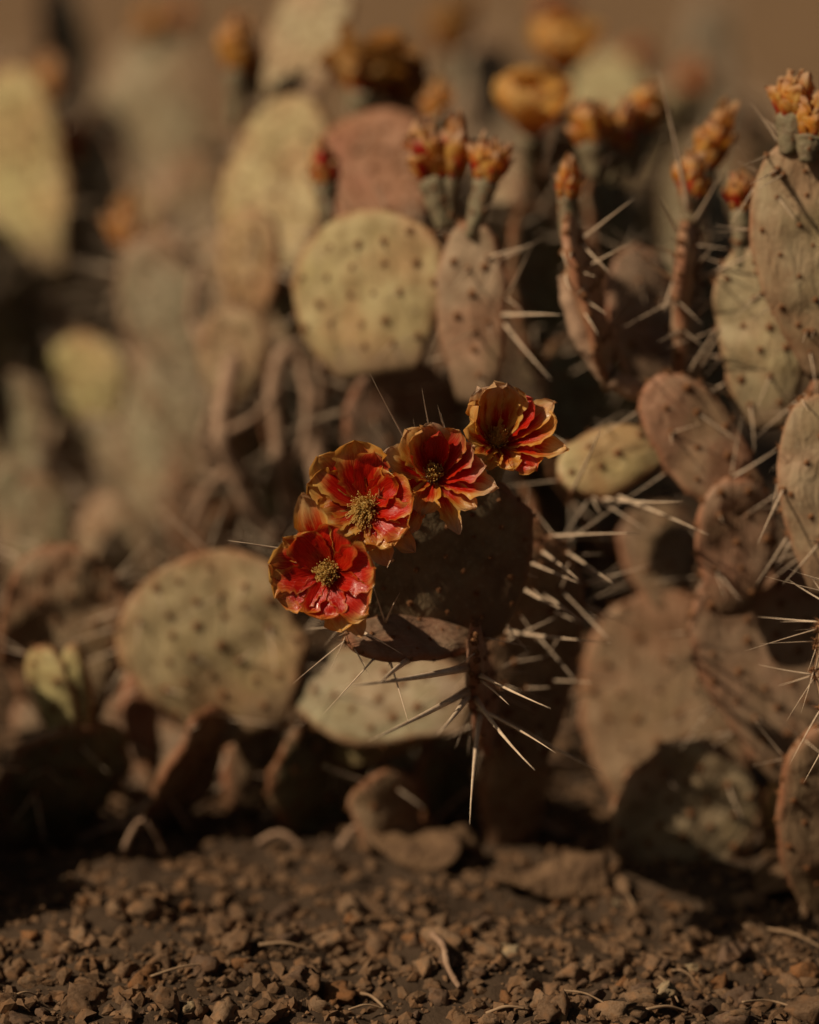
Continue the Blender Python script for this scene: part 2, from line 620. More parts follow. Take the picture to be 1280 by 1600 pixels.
# ------------------------------------------------------------------ flowers
def petal_mesh(L, W, e0, e1, cup, ruffle, tipk, seed, mat, twist=0.0, nu=12, nt=18):
    """grows along +X (outward) and +Z (flower axis); e0/e1 = elevation at base/tip in degrees"""
    r = random.Random(seed)
    so = r.uniform(0, 300)
    v, f, uvs = [], [], []
    px = pz = 0.0
    for i in range(nt + 1):
        s = i / nt
        t = s
        a = R(e0 + (e1 - e0) * t ** 1.3)
        if i:
            px += L / nt * math.cos(a); pz += L / nt * math.sin(a)
        if t < 0.68:
            w = 0.36 + 0.64 * math.sin(math.pi / 2 * (t / 0.68)) ** 0.9
        else:
            q = (t - 0.68) / 0.32
            w = (1 - q ** (2.2 + tipk)) ** (0.55 if tipk > 0 else 0.8)
            w = max(w, 0.03)
        w *= W / 2
        for k in range(nu + 1):
            u = -1 + 2 * k / nu
            edge = abs(u) ** 4
            jag = 1 + edge * (0.24 * noise.noise(Vector((t * 7 + so, u * 2, 1.5))) + 0.17 * noise.noise(Vector((t * 22 + so, u, 8.5))))
            y = u * w * jag
            h = cup * W * (u * u) * (0.35 + 0.65 * math.sin(math.pi * min(1, t * 0.95 + 0.05)))
            ff = t ** 1.6
            h += 0.8 * ruffle * W * ff * (noise.noise(Vector((t * 3.2 + so, u * 1.9, 4.0))) + 0.55 * edge * noise.noise(Vector((t * 9 + so, u * 2, 6.0))) * 1.6
                                    + 0.35 * math.sin(u * 5 + so) * ff)
            h += 0.05 * W * math.exp(-(u / 0.16) ** 2) * -1 * (1 - t)
            h += twist * W * u * t
            h += 0.22 * W * max(0.0, (t - 0.78) / 0.22) ** 2 * (0.6 + noise.noise(Vector((u * 2.2, so, 5.0))))
            lx = px + 0.05 * L * ff * noise.noise(Vector((u * 2.4 + so, 3.3, 1.0)))
            v.append((lx - math.sin(a) * h, y, pz + math.cos(a) * h))
            uvs.append((u, t, so * 0.1))
    m = nu + 1
    for i in range(nt):
        for k in range(nu):
            f.append((i * m + k, i * m + k + 1, (i + 1) * m + k + 1, (i + 1) * m + k))
    me = make_mesh("petal", v, f, mat)
    a = me.attributes.new("petal_uv", 'FLOAT_VECTOR', 'POINT')
    a.data.foreach_set('vector', [c for q in uvs for c in q])
    return me


def ovary_mesh(L, r0, r1, seed):
    v, f, n, m = [], [], 14, 12
    for i in range(m + 1):
        t = i / m
        rr = r0 * .8 + (r1 - r0 * .8) * t ** 0.9
        if i == m: rr *= 0.8
        for k in range(n):
            a = 2 * math.pi * k / n
            q = 1 + 0.26 * noise.noise(Vector((math.cos(a) * 1.8, math.sin(a) * 1.8, t * 5 + seed)))
            v.append((rr * q * math.cos(a), rr * q * math.sin(a), -L + L * t))
    for i in range(m):
        for k in range(n):
            f.append((i * n + k, i * n + (k + 1) % n, (i + 1) * n + (k + 1) % n, (i + 1) * n + k))
    f.append(tuple(reversed(range(n)))); f.append(tuple(m * n + k for k in range(n)))
    return make_mesh("ovary", v, f, M_OVARY)


def stamen_mesh(n, R0, H, spread, lean, seed):
    r = random.Random(seed)
    v, f = [], []
    for i in range(n):
        q = math.sqrt(r.random())
        th = r.uniform(0, 2 * math.pi)
        b = Vector((0.45 * R0 * q * math.cos(th), 0.45 * R0 * q * math.sin(th), 0))
        out = q * spread * r.uniform(.7, 1.35)
        tip = Vector((R0 * out * math.cos(th), R0 * out * math.sin(th), H * (1.05 - 0.5 * q * q) * r.uniform(0.62, 1.12)))
        tip += lean * (r.random() ** 2) * H
        midp = b.lerp(tip, 0.55) + Vector((math.cos(th), math.sin(th), 0.2)) * R0 * 0.22 * q
        pts = []
        for j in range(4):
            s = j / 3
            pts.append(b * (1 - s) ** 2 + midp * 2 * s * (1 - s) + tip * s * s)
        rad = 0.00022
        i0 = len(v)
        for j, pt in enumerate(pts):
            for k in range(3):
                a = 2.09 * k
                v.append(pt + Vector((math.cos(a), math.sin(a), 0)) * rad)
        for j in range(3):
            for k in range(3):
                f.append((i0 + j * 3 + k, i0 + j * 3 + (k + 1) % 3, i0 + j * 3 + 3 + (k + 1) % 3, i0 + j * 3 + 3 + k))
        # anther: an elongated bead
        d = Vector((r.uniform(-1, 1), r.uniform(-1, 1), r.uniform(0, 1))).normalized()
        e1 = d.orthogonal().normalized(); e2 = d.cross(e1)
        i0 = len(v)
        al, ar = 0.00085 * r.uniform(.7, 1.3), 0.00034 * r.uniform(.8, 1.3)
        v += [tip - d * al, tip + e1 * ar, tip + e2 * ar, tip - e1 * ar, tip - e2 * ar, tip + d * al]
        for k in range(4):
            f += [(i0, i0 + 1 + (k + 1) % 4, i0 + 1 + k), (i0 + 5, i0 + 1 + k, i0 + 1 + (k + 1) % 4)]
    i0 = len(v)
    for j in range(4):
        for k in range(10):
            a, e = 2 * math.pi * k / 10, j / 4 * math.pi / 2
            v.append((R0 * .45 * math.cos(e) * math.cos(a), R0 * .45 * math.cos(e) * math.sin(a), H * .70 * math.sin(e)))
    v.append((0, 0, H * .72))
    for j in range(3):
        for k in range(10):
            f.append((i0 + j * 10 + k, i0 + j * 10 + (k + 1) % 10, i0 + j * 10 + 10 + (k + 1) % 10, i0 + j * 10 + 10 + k))
    for k in range(10):
        f.append((i0 + 30 + k, i0 + 30 + (k + 1) % 10, i0 + 40))
    return make_mesh("stamen_cluster", v, f, M_STAMEN)


def flower(plant, pos, axis, petals, ovary_len, ovary_r, foot=None, stamens=None, mat=None, name="flower",
           scale=1.0, label=None, ref=RT, thorny=0, widen=1.0):
    """petals: (azimuth, L, W, e0, e1, cup, ruffle, tipk, (red, pale, brown), r0)"""
    F = Matrix.Translation(pos) @ frame(axis, ref)
    root = bpy.data.objects.new(name, None)
    root.empty_display_size = 0.01
    link(root, plant, F)
    if label: root['label'] = label
    for q in petals:
        az, L, W, e0, e1, cup, ruf, tipk, col = q[:9]
        W *= widen
        r0 = q[9] if len(q) > 9 else 0.004
        z0 = q[10] if len(q) > 10 else 0.0
        me = petal_mesh(L * scale, W * scale, e0, e1, cup, ruf, tipk, rnd.randrange(10 ** 6), mat or M_PETAL, rnd.uniform(-.12, .12))
        m = F @ Matrix.Rotation(R(az), 4, 'Z') @ Matrix.Translation((r0 * scale, 0, z0 * scale))
        mesh_obj("petal", me, root, m, col)
    if stamens:
        n, R0, H, spread, lean = stamens
        o = mesh_obj("stamen_cluster", stamen_mesh(n, R0, H, spread, lean, rnd.randrange(10 ** 6)), root, F @ Matrix.Translation((0, 0, 0.001)))
        o['kind'] = 'stuff'
    # ovary: from the foot on the pad up to the corolla
    if foot is None:
        foot = pos - axis.normalized() * ovary_len
    d = pos - foot
    om = Matrix.Translation(pos) @ frame(d, ref)
    ov = mesh_obj("ovary", ovary_mesh(d.length + 0.004, ovary_r * 0.62, ovary_r * 1.12, rnd.uniform(0, 90)), root, om)
    for i in range(thorny):
        a, t = rnd.uniform(0, 6.28), rnd.uniform(0.15, 0.97)
        rr = ovary_r * (0.55 + 0.45 * t ** 0.8) * 0.97
        out = om.to_3x3() @ Vector((math.cos(a), math.sin(a), 0.35))
        p = om @ Vector((rr * math.cos(a), rr * math.sin(a), -d.length * (1 - t)))
        add_areole(root, p, out, 0.0019 * rnd.uniform(.8, 1.3))
        if rnd.random() < .35:
            add_spine(root, p, p + (out + Vector((rnd.uniform(-.4, .4), rnd.uniform(-.4, .4), .3))).normalized() * rnd.uniform(.008, .018), 1.2)
    return root


def bud(plant, foot, tip, fat=1.0, tone='pink', openness=0.0, label=None, n=9, ov=0.5, name="flower_bud"):
    """closed or withered bud on its green ovary; foot and tip are world points"""
    d = tip - foot
    fat *= rnd.uniform(1.0, 1.35)
    openness = max(0, openness + rnd.choice((-.1, 0, 0, .12, .25)))
    ov += rnd.uniform(-.07, .05)
    H = d.length
    pos = foot + d * ov
    Lp = H * (1 - ov)
    tones = {'pink': [(0.45, 0.8, 0.05), (0.70, 0.7, 0.08), (0.30, 0.9, 0.1)],
             'orange': [(0.35, 0.7, 0.05), (0.12, 0.6, 0.10), (0.45, 0.8, 0.05)],
             'red': [(0.65, 0.55, 0.12), (0.8, 0.6, 0.1), (0.5, 0.6, 0.15)],
             'gold': [(0.05, 0.30, 0.0), (0.10, 0.45, 0.0), (0.02, 0.15, 0.05)],
             'dark': [(0.30, 0.1, 0.85), (0.3, 0.2, 0.7), (0.5, 0.1, 0.9)]}[tone]
    ps = []
    rings = ((max(3, n // 2), .50, .80, 60, 84, .40, .0056), (max(3, n // 2), .74, 1.02, 72, 97, .40, .0042), (3, .95, 1.22, 80, 94, .30, .0020))
    for cnt_, l0, l1, a0, a1, wd, r0 in rings:
        ph = rnd.uniform(0, 360)
        for i in range(cnt_):
            ps.append((ph + 360 / cnt_ * i + rnd.uniform(-16, 16), Lp * rnd.uniform(l0, l1), Lp * wd * fat * rnd.uniform(.75, 1.2),
                       a0 - openness * 32 + rnd.uniform(-7, 7), a1 - openness * 34 + rnd.uniform(-14, 10), 0.32, 0.36, rnd.choice((-1.3, -1.0, -0.5)),
                       rnd.choice(tones), r0 * fat, -0.0015))
    # short green-brown scales under the corolla
    for i in range(5):
        ps.append((72 * i + rnd.uniform(-20, 20), Lp * rnd.uniform(.3, .48), Lp * 0.24 * fat, 55, 85, 0.25, 0.12, -0.8, (0.25, 0.3, 0.3), 0.0058 * fat, -0.004))
    return flower(plant, pos, d, ps, H * ov, 0.0068 * fat, foot=foot, mat=M_PETAL_DRY, name=name, label=label, thorny=13)


def B(plant, fx, fy, tx, ty, d, d2=None, **kw):
    return bud(plant, at(fx, fy, d), at(tx, ty, d if d2 is None else d2), **kw)


# ================================================================== the plants
GROUP = "prickly pear cacti of the patch"


def plant(px, py, label):
    g = ground_at(px, py)
    return thing("prickly_pear_cactus", g, label, "cactus", GROUP)


def trunk(pl, px, py, t, wpx, yaw=20, color=BROWN, **kw):
    """old woody joint that carries a plant from the ground up to t"""
    g = ground_at(px, py)
    b = g - Vector((0, 0, 0.015))
    tip = at(*t)
    kw.setdefault('thick', 0.024); kw.setdefault('spiny', 0.15)
    return Pad(pl, b, tip, wpx * K * t[2], yaw, 0, color, neck=0.55, single=False, name="pad", **kw)


# ---- A: the flowering plant in focus
A = plant(840, 1335, "cactus bearing four open red and gold flowers along one pad's rim")
A0 = trunk(A, 800, 1318, (800, 1130, 2.05), 120, 30)
A3 = P(A, (820, 1210, 2.00), (846, 838, 1.94), 175, 24, -4, BROWN, spiny=0.55, slen=0.045, wrinkle=0.003)
A2 = P(A, (765, 1165, 1.99), (738, 985, 1.83), 120, 84, 0, (0.350, 0.192, 0.127), thick=0.0125, spiny=0.1, rim_spiny=0.2, mid=0.5, neck=0.5)
A1 = P(A, (748, 1006, 1.89), (622, 745, 1.835), 318, 30, -30, (0.22, 0.165, 0.10), thick=0.015, spiny=0.10, rim_spiny=0.25, slen=0.03, mid=0.52, neck=0.3, asize=0.002)
A4 = P(A, (745, 1003, 1.87), (540, 1000, 1.82), 95, 10, 55, (0.309, 0.203, 0.138), thick=0.012, spiny=0.2, mid=0.5, asize=0.0014, spacing=0.016)

R1, R2, R3, R4 = (0.86, 0.0, 0.0), (0.72, 0.25, 0.0), (0.55, 0.6, 0.05), (0.30, 0.8, 0.05)
E_ = 0.0
# flower 1: low left, wide open towards the camera
F1 = [  # az, L, W, e0, e1, cup, ruffle, tip, colour, r0
    (103, .053, .021, 26, 14, .20, .12, -.1, (0.60, .55, 0), .004, -.001),
    (66, .033, .028, 38, 20, .16, .16, .4, (0.92, .05, .05)),
    (140, .034, .017, 26, 8, .12, .20, -.6, (0.70, .1, .05)),
    (124, .031, .022, 40, 26, .16, .15, .2, (0.95, 0, .05)),
    (171, .035, .029, 26, 8, .14, .14, .5, (0.80, .1, .05)),
    (207, .034, .027, 24, 2, .16, .14, .5, (0.80, .1, 0)),
    (236, .027, .018, 24, 6, .16, .16, .3, R1),
    (266, .028, .025, 22, 8, .18, .18, .5, (0.88, 0, 0)),
    (297, .040, .017, 8, -18, .14, .18, -.8, (0.22, .55, .05), .006, -.003),
    (284, .033, .019, 14, -8, .15, .24, .2, (0.45, .1, .05), .006, -.002),
    (318, .036, .027, 22, 0, .18, .18, .4, (0.78, .15, 0)),
    (6, .035, .030, 32, 10, .20, .14, .5, (0.84, .05, 0))]
fl = at(515, 895, 1.785)
foot1, _ = A1.rim_point(-1, 0.42)
flower(A, fl, Vector((-0.25, -0.92, 0.22)), F1, 0.03, 0.0085, foot=at(575, 935, 1.835),
       stamens=(260, .0078, .0125, .95, Vector((0, 0, 0))), label="lowest red flower, wide open with one tall pale-tipped petal", thorny=5, widen=1.10, scale=0.95)
# flower 2
F2 = [
    (94, .042, .030, 34, 16, .18, .18, .5, (0.66, .1, 0)),
    (74, .036, .022, 36, 20, .16, .18, .3, (0.90, .1, 0)),
    (132, .043, .028, 30, 14, .18, .20, .5, (0.66, .2, 0)),
    (160, .038, .027, 26, 10, .15, .18, .3, (0.58, .15, .3)),
    (190, .030, .024, 30, 14, .15, .2, .3, (0.55, 0, .55)),
    (36, .029, .020, 36, 22, .2, .14, .2, R1),
    (6, .035, .028, 34, 8, .2, .14, .5, (0.84, .05, 0)),
    (-28, .033, .025, 26, 2, .2, .15, .4, (0.80, .1, 0)),
    (-56, .031, .022, 20, -4, .18, .24, .2, (0.66, .2, .05)),
    (-72, .036, .015, 2, -20, .15, .22, -.7, (0.20, .85, .05), .006, -.003),
    (-44, .038, .016, 2, -20, .15, .22, -.7, (0.25, .8, .05), .006, -.003),
    (-95, .028, .022, 18, 0, .16, .24, .2, (0.62, .1, .25)),
    (225, .028, .020, 26, 10, .15, .25, .2, (0.45, .1, .5)),
    (250, .027, .020, 22, 4, .15, .25, .2, (0.50, .1, .35))]
flower(A, at(573, 792, 1.80), Vector((-0.20, -0.88, 0.38)), F2, 0.03, 0.0085, foot=at(610, 825, 1.835),
       stamens=(280, .0085, .0125, 1.0, Vector((-0.3, -0.95, 0))), label="red flower with gold rimmed petals and stamens spilling downwards", thorny=5, widen=1.10, scale=0.93)
# flower 3: deeper cup
F3 = [
    (168, .035, .022, 40, 30, .16, .2, -.4, (0.22, .95, .0)),
    (134, .040, .024, 58, 56, .18, .18, -.3, (0.28, .5, .15)),
    (112, .038, .021, 62, 60, .18, .18, .2, (0.32, .3, .25)),
    (92, .041, .022, 62, 62, .18, .16, .0, (0.25, 1.0, .0)),
    (76, .036, .015, 66, 68, .28, .1, -.3, (0.95, .1, 0)),
    (48, .036, .019, 52, 46, .2, .16, .2, (0.60, .2, .15)),
    (22, .033, .020, 44, 34, .2, .16, -.2, (0.70, .6, .05)),
    (0, .034, .018, 36, 22, .2, .16, -.4, (0.72, .7, 0)),
    (-18, .040, .021, 24, 4, .18, .18, -.7, (0.40, .8, 0)),
    (-42, .032, .016, 18, -4, .18, .2, -.3, (0.30, .5, .3)),
    (-66, .034, .013, 6, -20, .15, .2, -.8, (0.15, 1.0, .1), .006, -.003),
    (-104, .028, .018, 26, 4, .18, .2, -.2, (0.22, .5, .3)),
    (208, .036, .021, 28, 2, .18, .16, -.3, (0.35, .75, 0)),
    (243, .036, .017, 6, -16, .2, .16, -.3, (0.25, .9, 0), .006, -.003)]
F3 = [q[:8] + ((q[8][0] + .22, q[8][1], q[8][2] * .5),) + q[9:] for q in F3]
flower(A, at(676, 745, 1.81), Vector((0.0, -0.82, 0.57)), F3, 0.03, 0.0085, foot=at(690, 790, 1.85),
       stamens=(170, .0068, .0130, .9, Vector((0, 0, 0))), mat=M_PETAL, label="half open orange flower with a deep shaded cup", thorny=5, widen=1.02)
# flower 4: opens upwards to the right
F4 = [
    (128, .039, .024, 52, 60, .22, .18, .4, (0.10, .95, .0)),
    (104, .040, .024, 56, 62, .2, .18, .2, (0.18, .6, .05)),
    (84, .041, .022, 58, 66, .2, .2, .0, (0.20, .9, .05)),
    (66, .038, .020, 54, 62, .2, .2, .2, (0.25, .3, .15)),
    (42, .034, .021, 48, 42, .28, .12, .2, (0.95, .1, 0)),
    (26, .042, .020, 36, 30, .2, .18, -.3, (0.35, .6, .2)),
    (8, .038, .025, 34, 24, .2, .14, .4, (0.42, .2, .25)),
    (-16, .043, .021, 24, 6, .22, .16, -.7, (0.40, .45, .0)),
    (-44, .030, .021, 20, 0, .2, .2, .2, (0.62, .1, .1)),
    (-70, .024, .016, 24, 4, .2, .3, .0, (0.30, .1, .45)),
    (160, .034, .023, 56, 60, .2, .18, .2, (0.25, .2, .2)),
    (192, .028, .020, 48, 40, .2, .2, .2, (0.25, .1, .35)),
    (228, .024, .016, 30, 10, .2, .35, .0, (0.20, .1, .5)),
    (255, .022, .014, 20, 0, .2, .35, .0, (0.15, .2, .5))]
F4 = [q[:8] + ((q[8][0] + .20, q[8][1], q[8][2] * .5),) + q[9:] for q in F4]
flower(A, at(776, 692, 1.82), Vector((0.10, -0.70, 0.70)), F4, 0.03, 0.0085, foot=at(765, 780, 1.88),
       stamens=(140, .0066, .0130, 1.0, Vector((0, 0, 0))), mat=M_PETAL, label="topmost orange flower opening towards the right", thorny=5, widen=1.02)
# spent flower remains on the shaded rim
B(A, 778, 925, 802, 822, 1.95, fat=0.8, tone='dark', openness=0.5, n=6, ov=0.4, label="dried yellow remains of a spent flower", name="spent_flower")
for a in [(450, 852, 340, 838, 1.7), (445, 858, 415, 846, .6), (636, 641, 560, 563, 1.1), (641, 672, 640, 620, .9), (666, 655, 652, 577, 1.0),
          (708, 640, 675, 590, 1.2), (620, 697, 585, 660, 1.1), (606, 702, 578, 676, .9), (500, 958, 465, 965, .8), (517, 960, 515, 1003, .9),
          (526, 985, 519, 1048, .8), (528, 1003, 455, 1067, .8), (554, 975, 632, 1020, 1.0), (566, 985, 600, 1003, .9), (815, 640, 800, 590, 1.3),
          (478, 805, 440, 800, .7)]:
    sp(A1, a[0], a[1], 1.81, a[2], a[3], 1.795, a[4])
for a in [(718, 1092, 600, 1156, 1.70), (722, 1043, 562, 1083, 1.70), (632, 1040, 580, 1070, 1.70), (716, 1102, 698, 1146, 1.70),
          (752, 1058, 860, 1115, 1.76), (752, 1062, 800, 1100, 1.80), (745, 1105, 826, 1216, 1.76), (756, 1138, 727, 1281, 1.76), (748, 1056, 782, 1068, 1.8), (760, 1120, 880, 1170, 1.78)]:
    sp(A2, a[0], a[1], 1.845, a[2], a[3], a[4], 1.0)
for a in [(795, 985, 948, 1008), (768, 950, 822, 1026), (795, 1130, 941, 1207), (800, 890, 848, 906), (830, 875, 906, 913), (850, 862, 913, 906),
          (890, 862, 966, 913), (815, 920, 882, 964), (848, 925, 905, 966), (1000, 828, 1110, 829), (865, 822, 1002, 828), (950, 806, 1066, 795), (895, 775, 951, 657)]:
    sp(A3, a[0], a[1], 1.94, a[2], a[3], 1.86, 0.8)

# ---- B: pale plant behind the flowers
Bp = plant(600, 1225, "pale cactus with round yellowish pads and withered pink buds behind the flowers")
B0 = trunk(Bp, 600, 1225, (640, 800, 2.16), 190, 35, SHADE_GREEN)
B10 = P(Bp, (640, 830, 2.16), (620, 560, 2.14), 200, 25, -5, (0.278, 0.192, 0.138), single=False)
B1 = P(Bp, (590, 585, 2.06), (562, 328, 2.06), 285, -34, 14, PALE, mid=0.52, neck=0.5, spiny=0.4, rim_spiny=0.6, slen=0.026, spacing=0.0225)
B2 = P(Bp, (745, 630, 2.02), (738, 342, 1.985), 118, -26, 6, (0.381, 0.271, 0.184), neck=0.55, spiny=0.18, slen=0.03, spacing=0.024)
B5 = P(Bp, (600, 365, 2.22), (585, 172, 2.26), 205, -6, 5, RED, spiny=0.2, slen=0.035, single=False, mid=.55, neck=.5)
B3 = P(Bp, (402, 470, 2.34), (450, 150, 2.38), 205, -32, 10, PALE, spiny=0.25, slen=0.03, mid=.55, neck=.5, asize=.003)
B4 = P(Bp, (455, 185, 2.42), (500, -40, 2.50), 165, -30, 5, (0.391, 0.316, 0.196), spiny=0.2, single=False, neck=.5, asize=.003)
B6 = P(Bp, (385, 505, 2.30), (392, 325, 2.28), 120, -35, 10, (0.433, 0.294, 0.161), spiny=0.3, single=True, neck=.5, asize=.003)
B7 = P(Bp, (352, 640, 2.32), (375, 480, 2.30), 125, -25, 5, (0.371, 0.282, 0.172), spiny=0.4, slen=.04, single=True, neck=.25)
B9 = P(Bp, (775, 430, 2.30), (800, 245, 2.32), 85, -20, 5, TAN, spiny=0.4, slen=.045, single=False)
B11 = P(Bp, (640, 620, 2.20), (420, 455, 2.34), 130, 62, -5, SHADE_GREEN, single=False, neck=.6)
B12 = P(Bp, (700, 640, 2.2), (780, 400, 2.30), 186, 62, 0, SHADE_GREEN, single=False, neck=.6)
B(Bp, 692, 350, 655, 190, 2.0, tone='pink', fat=1.15, label="crumpled pink bud on a grey green ovary")
B(Bp, 700, 350, 710, 178, 2.0, tone='pink', fat=1.05, label="upright withered pink bud")
B(Bp, 738, 362, 778, 212, 1.98, tone='pink', fat=1.05, ov=.5, label="pink bud leaning sideways over the pad's corner")
B(Bp, 512, 348, 505, 215, 2.1, tone='red', fat=1.05, label="bright pinkish red bud on the pad's rim")
B(Bp, 365, 190, 374, 25, 2.4, tone='orange', fat=1.2, n=8, label="peach coloured pointed bud")
B(Bp, 398, 175, 392, 70, 2.42, tone='dark', fat=1.0, n=7)
B(Bp, 565, 195, 585, 45, 2.34, tone='dark', fat=1.9, openness=.55, n=9, ov=.35, label="dark withered flower with hanging petals")
B(Bp, 620, 195, 645, 65, 2.36, tone='dark', fat=1.4, openness=.2, n=6, ov=.25)
B(Bp, 675, 240, 690, 120, 2.30, tone='orange', fat=1.1)

# ---- C: right hand plant, seen between the flowers and the big right pads
C = plant(1010, 1290, "cactus with narrow edge on pads and orange buds right of the flowers")
C0 = trunk(C, 1010, 1255, (1080, 930, 2.26), 200, 40, SHADE_GREEN)
C8 = P(C, (1050, 960, 2.12), (1010, 780, 2.14), 125, 15, 0, BROWN, single=True, spiny=.3)
C6 = P(C, (1150, 960, 1.98), (1150, 745, 1.95), 130, 8, 6, (0.340, 0.215, 0.144), spiny=0.3, slen=.04)
C5 = P(C, (1170, 790, 1.96), (1020, 590, 1.95), 135, 2, 8, (0.350, 0.226, 0.149), spiny=0.25, neck=.6)
C7 = P(C, (1045, 690, 1.99), (872, 748, 1.98), 110, -28, 22, PALE, spiny=.15, single=True)
C1 = P(C, (952, 600, 1.98), (884, 335, 1.95), 190, 82, 0, (0.340, 0.215, 0.132), thick=0.013, spiny=0.12, rim_spiny=.15, neck=.5)
C2 = P(C, (1010, 625, 2.05), (1000, 385, 2.08), 130, 24, 0, (0.258, 0.169, 0.115), spiny=0.25)
C3 = P(C, (1076, 610, 2.01), (1070, 345, 1.98), 170, 76, 0, PINK, thick=0.015, spiny=0.15, rim_spiny=.2, neck=.5)
C4 = P(C, (1205, 670, 1.97), (1168, 385, 1.96), 138, -14, 4, (0.381, 0.305, 0.184), spiny=0.2, rim_spiny=.4, neck=.45)
C9 = P(C, (930, 760, 2.20), (850, 330, 2.26), 420, 62, -4, SHADE_GREEN, single=False, spiny=.3)  # from here, dark pads added to fill the void, shade put into their colour
C10 = P(C, (990, 860, 2.18), (900, 520, 2.18), 420, 62, -4, SHADE_GREEN, single=False, spiny=.2)
C11 = P(C, (900, 980, 2.15), (850, 700, 2.2), 341, 62, -8, SHADE_GREEN, single=False, spiny=.2)
C12 = P(C, (980, 560, 2.25), (960, 260, 2.32), 310, 62, -4, SHADE_GREEN, single=False, spiny=.3)
C13 = P(C, (1110, 720, 2.2), (1120, 380, 2.25), 263, 62, -4, SHADE_GREEN, single=False, spiny=.2)
C14 = P(C, (1150, 480, 2.25), (1100, 250, 2.3), 248, 62, -4, SHADE_GREEN, single=False, spiny=.2)
B(C, 884, 365, 890, 245, 1.96, tone='orange', fat=.9, ov=.5, label="small pointed orange bud on an edge on pad")
B(C, 1076, 372, 1088, 232, 1.99, tone='orange', fat=.95, ov=.55)
B(C, 1090, 300, 1130, 165, 2.02, tone='orange', fat=.95, ov=.35, label="slender peach bud leaning right")
B(C, 1158, 410, 1160, 265, 1.96, tone='red', fat=1.0, ov=.62, label="pink bud on a spiny ovary between two pads")
for i, (fx, fy, tx, ty) in enumerate([(930, 270, 915, 150), (940, 275, 950, 165), (955, 275, 980, 160), (985, 265, 1022, 125), (965, 280, 965, 190)]):
    B(C, fx, fy, tx, ty, 2.10 + .02 * i, tone='orange' if i != 2 else 'pink', fat=1.2, ov=.42)


def gold_flower(pl, px, py, d, foot, w, label):
    ps = []
    for i in range(9):
        inner = i % 2
        ps.append((40 * i + rnd.uniform(-6, 6), w * rnd.uniform(.9, 1.08), w * .80, 40 + 10 * inner, 78 + 6 * inner, .20, .04, .5,
                   (-2.0, rnd.uniform(.1, .4), 0), .005))
    flower(pl, at(px, py, d), Vector((.02, -.26, .96)), ps, .03, .009, foot=at(*foot), stamens=(60, .007, .014, .9, Vector((0, 0, 0))),
           mat=M_PETAL_GOLD, label=label)


gold_flower(C, 830, 208, 2.25, (828, 270, 2.27), .050, "golden cup shaped flower standing open")
C15 = P(C, (860, 450, 2.32), (828, 262, 2.28), 90, 20, 0, BROWN, single=False, spiny=.3)
for a in [(900, 378, 986, 310), (902, 382, 952, 425), (897, 432, 990, 380), (898, 455, 945, 488), (900, 470, 938, 518), (893, 470, 905, 452), (850, 400, 882, 412),
          (848, 440, 885, 456), (790, 488, 884, 487), (895, 415, 930, 440)]:
    sp(C1, a[0], a[1], 1.955, a[2], a[3], 1.90, 1.2)
for a in [(1080, 320, 1040, 110), (1068, 375, 1036, 308), (1060, 436, 984, 400), (1082, 434, 1196, 392), (1060, 440, 1030, 490), (1085, 345, 1128, 275), (1072, 595, 1120, 500),
          (1060, 400, 1020, 380), (1085, 415, 1110, 385), (1105, 600, 1130, 500), (1130, 625, 1065, 582)]:
    sp(C3, a[0], a[1], 1.985, a[2], a[3], 1.93, 1.2)
for a in [(795, 470, 836, 378), (760, 400, 835, 378), (793, 468, 822, 485), (790, 510, 858, 597), (735, 420, 700, 452), (740, 520, 690, 540)]:
    sp(B2, a[0], a[1], 1.985, a[2], a[3], 1.94, .9)

# ---- D: large right hand plant, nearest
D = plant(1330, 1420, "large tan cactus with sharply spotted pads nearest the flowering one on its right")
D0 = trunk(D, 1330, 1420, (1290, 1130, 1.90), 200, 0, BROWN)
D3 = P(D, (1262, 1215, 2.02), (1150, 868, 2.00), 228, 4, 6, (0.319, 0.209, 0.138), spiny=0.1, rim_spiny=.3, mid=.55, neck=.4)
D4 = P(D, (1335, 1180, 1.83), (1345, 920, 1.81), 150, -15, 0, (0.309, 0.215, 0.138), spiny=.6, rim_spiny=.8, slen=.035)
D2 = P(D, (1290, 930, 1.90), (1275, 615, 1.88), 125, -10, 4, (0.360, 0.266, 0.172), spiny=.2, rim_spiny=.3)
D5 = P(D, (1330, 960, 1.93), (1310, 560, 1.95), 150, 10, 0, BROWN, single=False)
D1 = P(D, (1295, 590, 1.92), (1238, 218, 1.89), 172, -14, 4, (0.381, 0.294, 0.184), spiny=.22, rim_spiny=.45, slen=.028, asize=.0021)
B(D, 1232, 232, 1247, 108, 1.89, tone='orange', fat=1.15, ov=.42, label="tan bud with dark scales on the tall right pad")
B(D, 1262, 245, 1283, 150, 1.88, tone='orange', fat=1.1, ov=.4)
for a in [(1290, 908, 1194, 903), (1300, 872, 1230, 889), (1262, 1003, 1190, 1006), (1266, 985, 1240, 984), (1264, 1062, 1226, 1128), (1262, 1050, 1254, 1116),
          (1268, 1010, 1262, 1052), (1235, 980, 1163, 1015), (1285, 510, 1240, 562), (1290, 515, 1272, 552)]:
    sp(D4, a[0], a[1], 1.815, a[2], a[3], 1.80, .75)
for a in [(1222, 770, 1180, 850), (1190, 240, 1165, 262), (1215, 262, 1175, 290), (1225, 272, 1180, 297), (1226, 590, 1262, 640)]:
    sp(D1, a[0], a[1], 1.89, a[2], a[3], 1.85, .9)

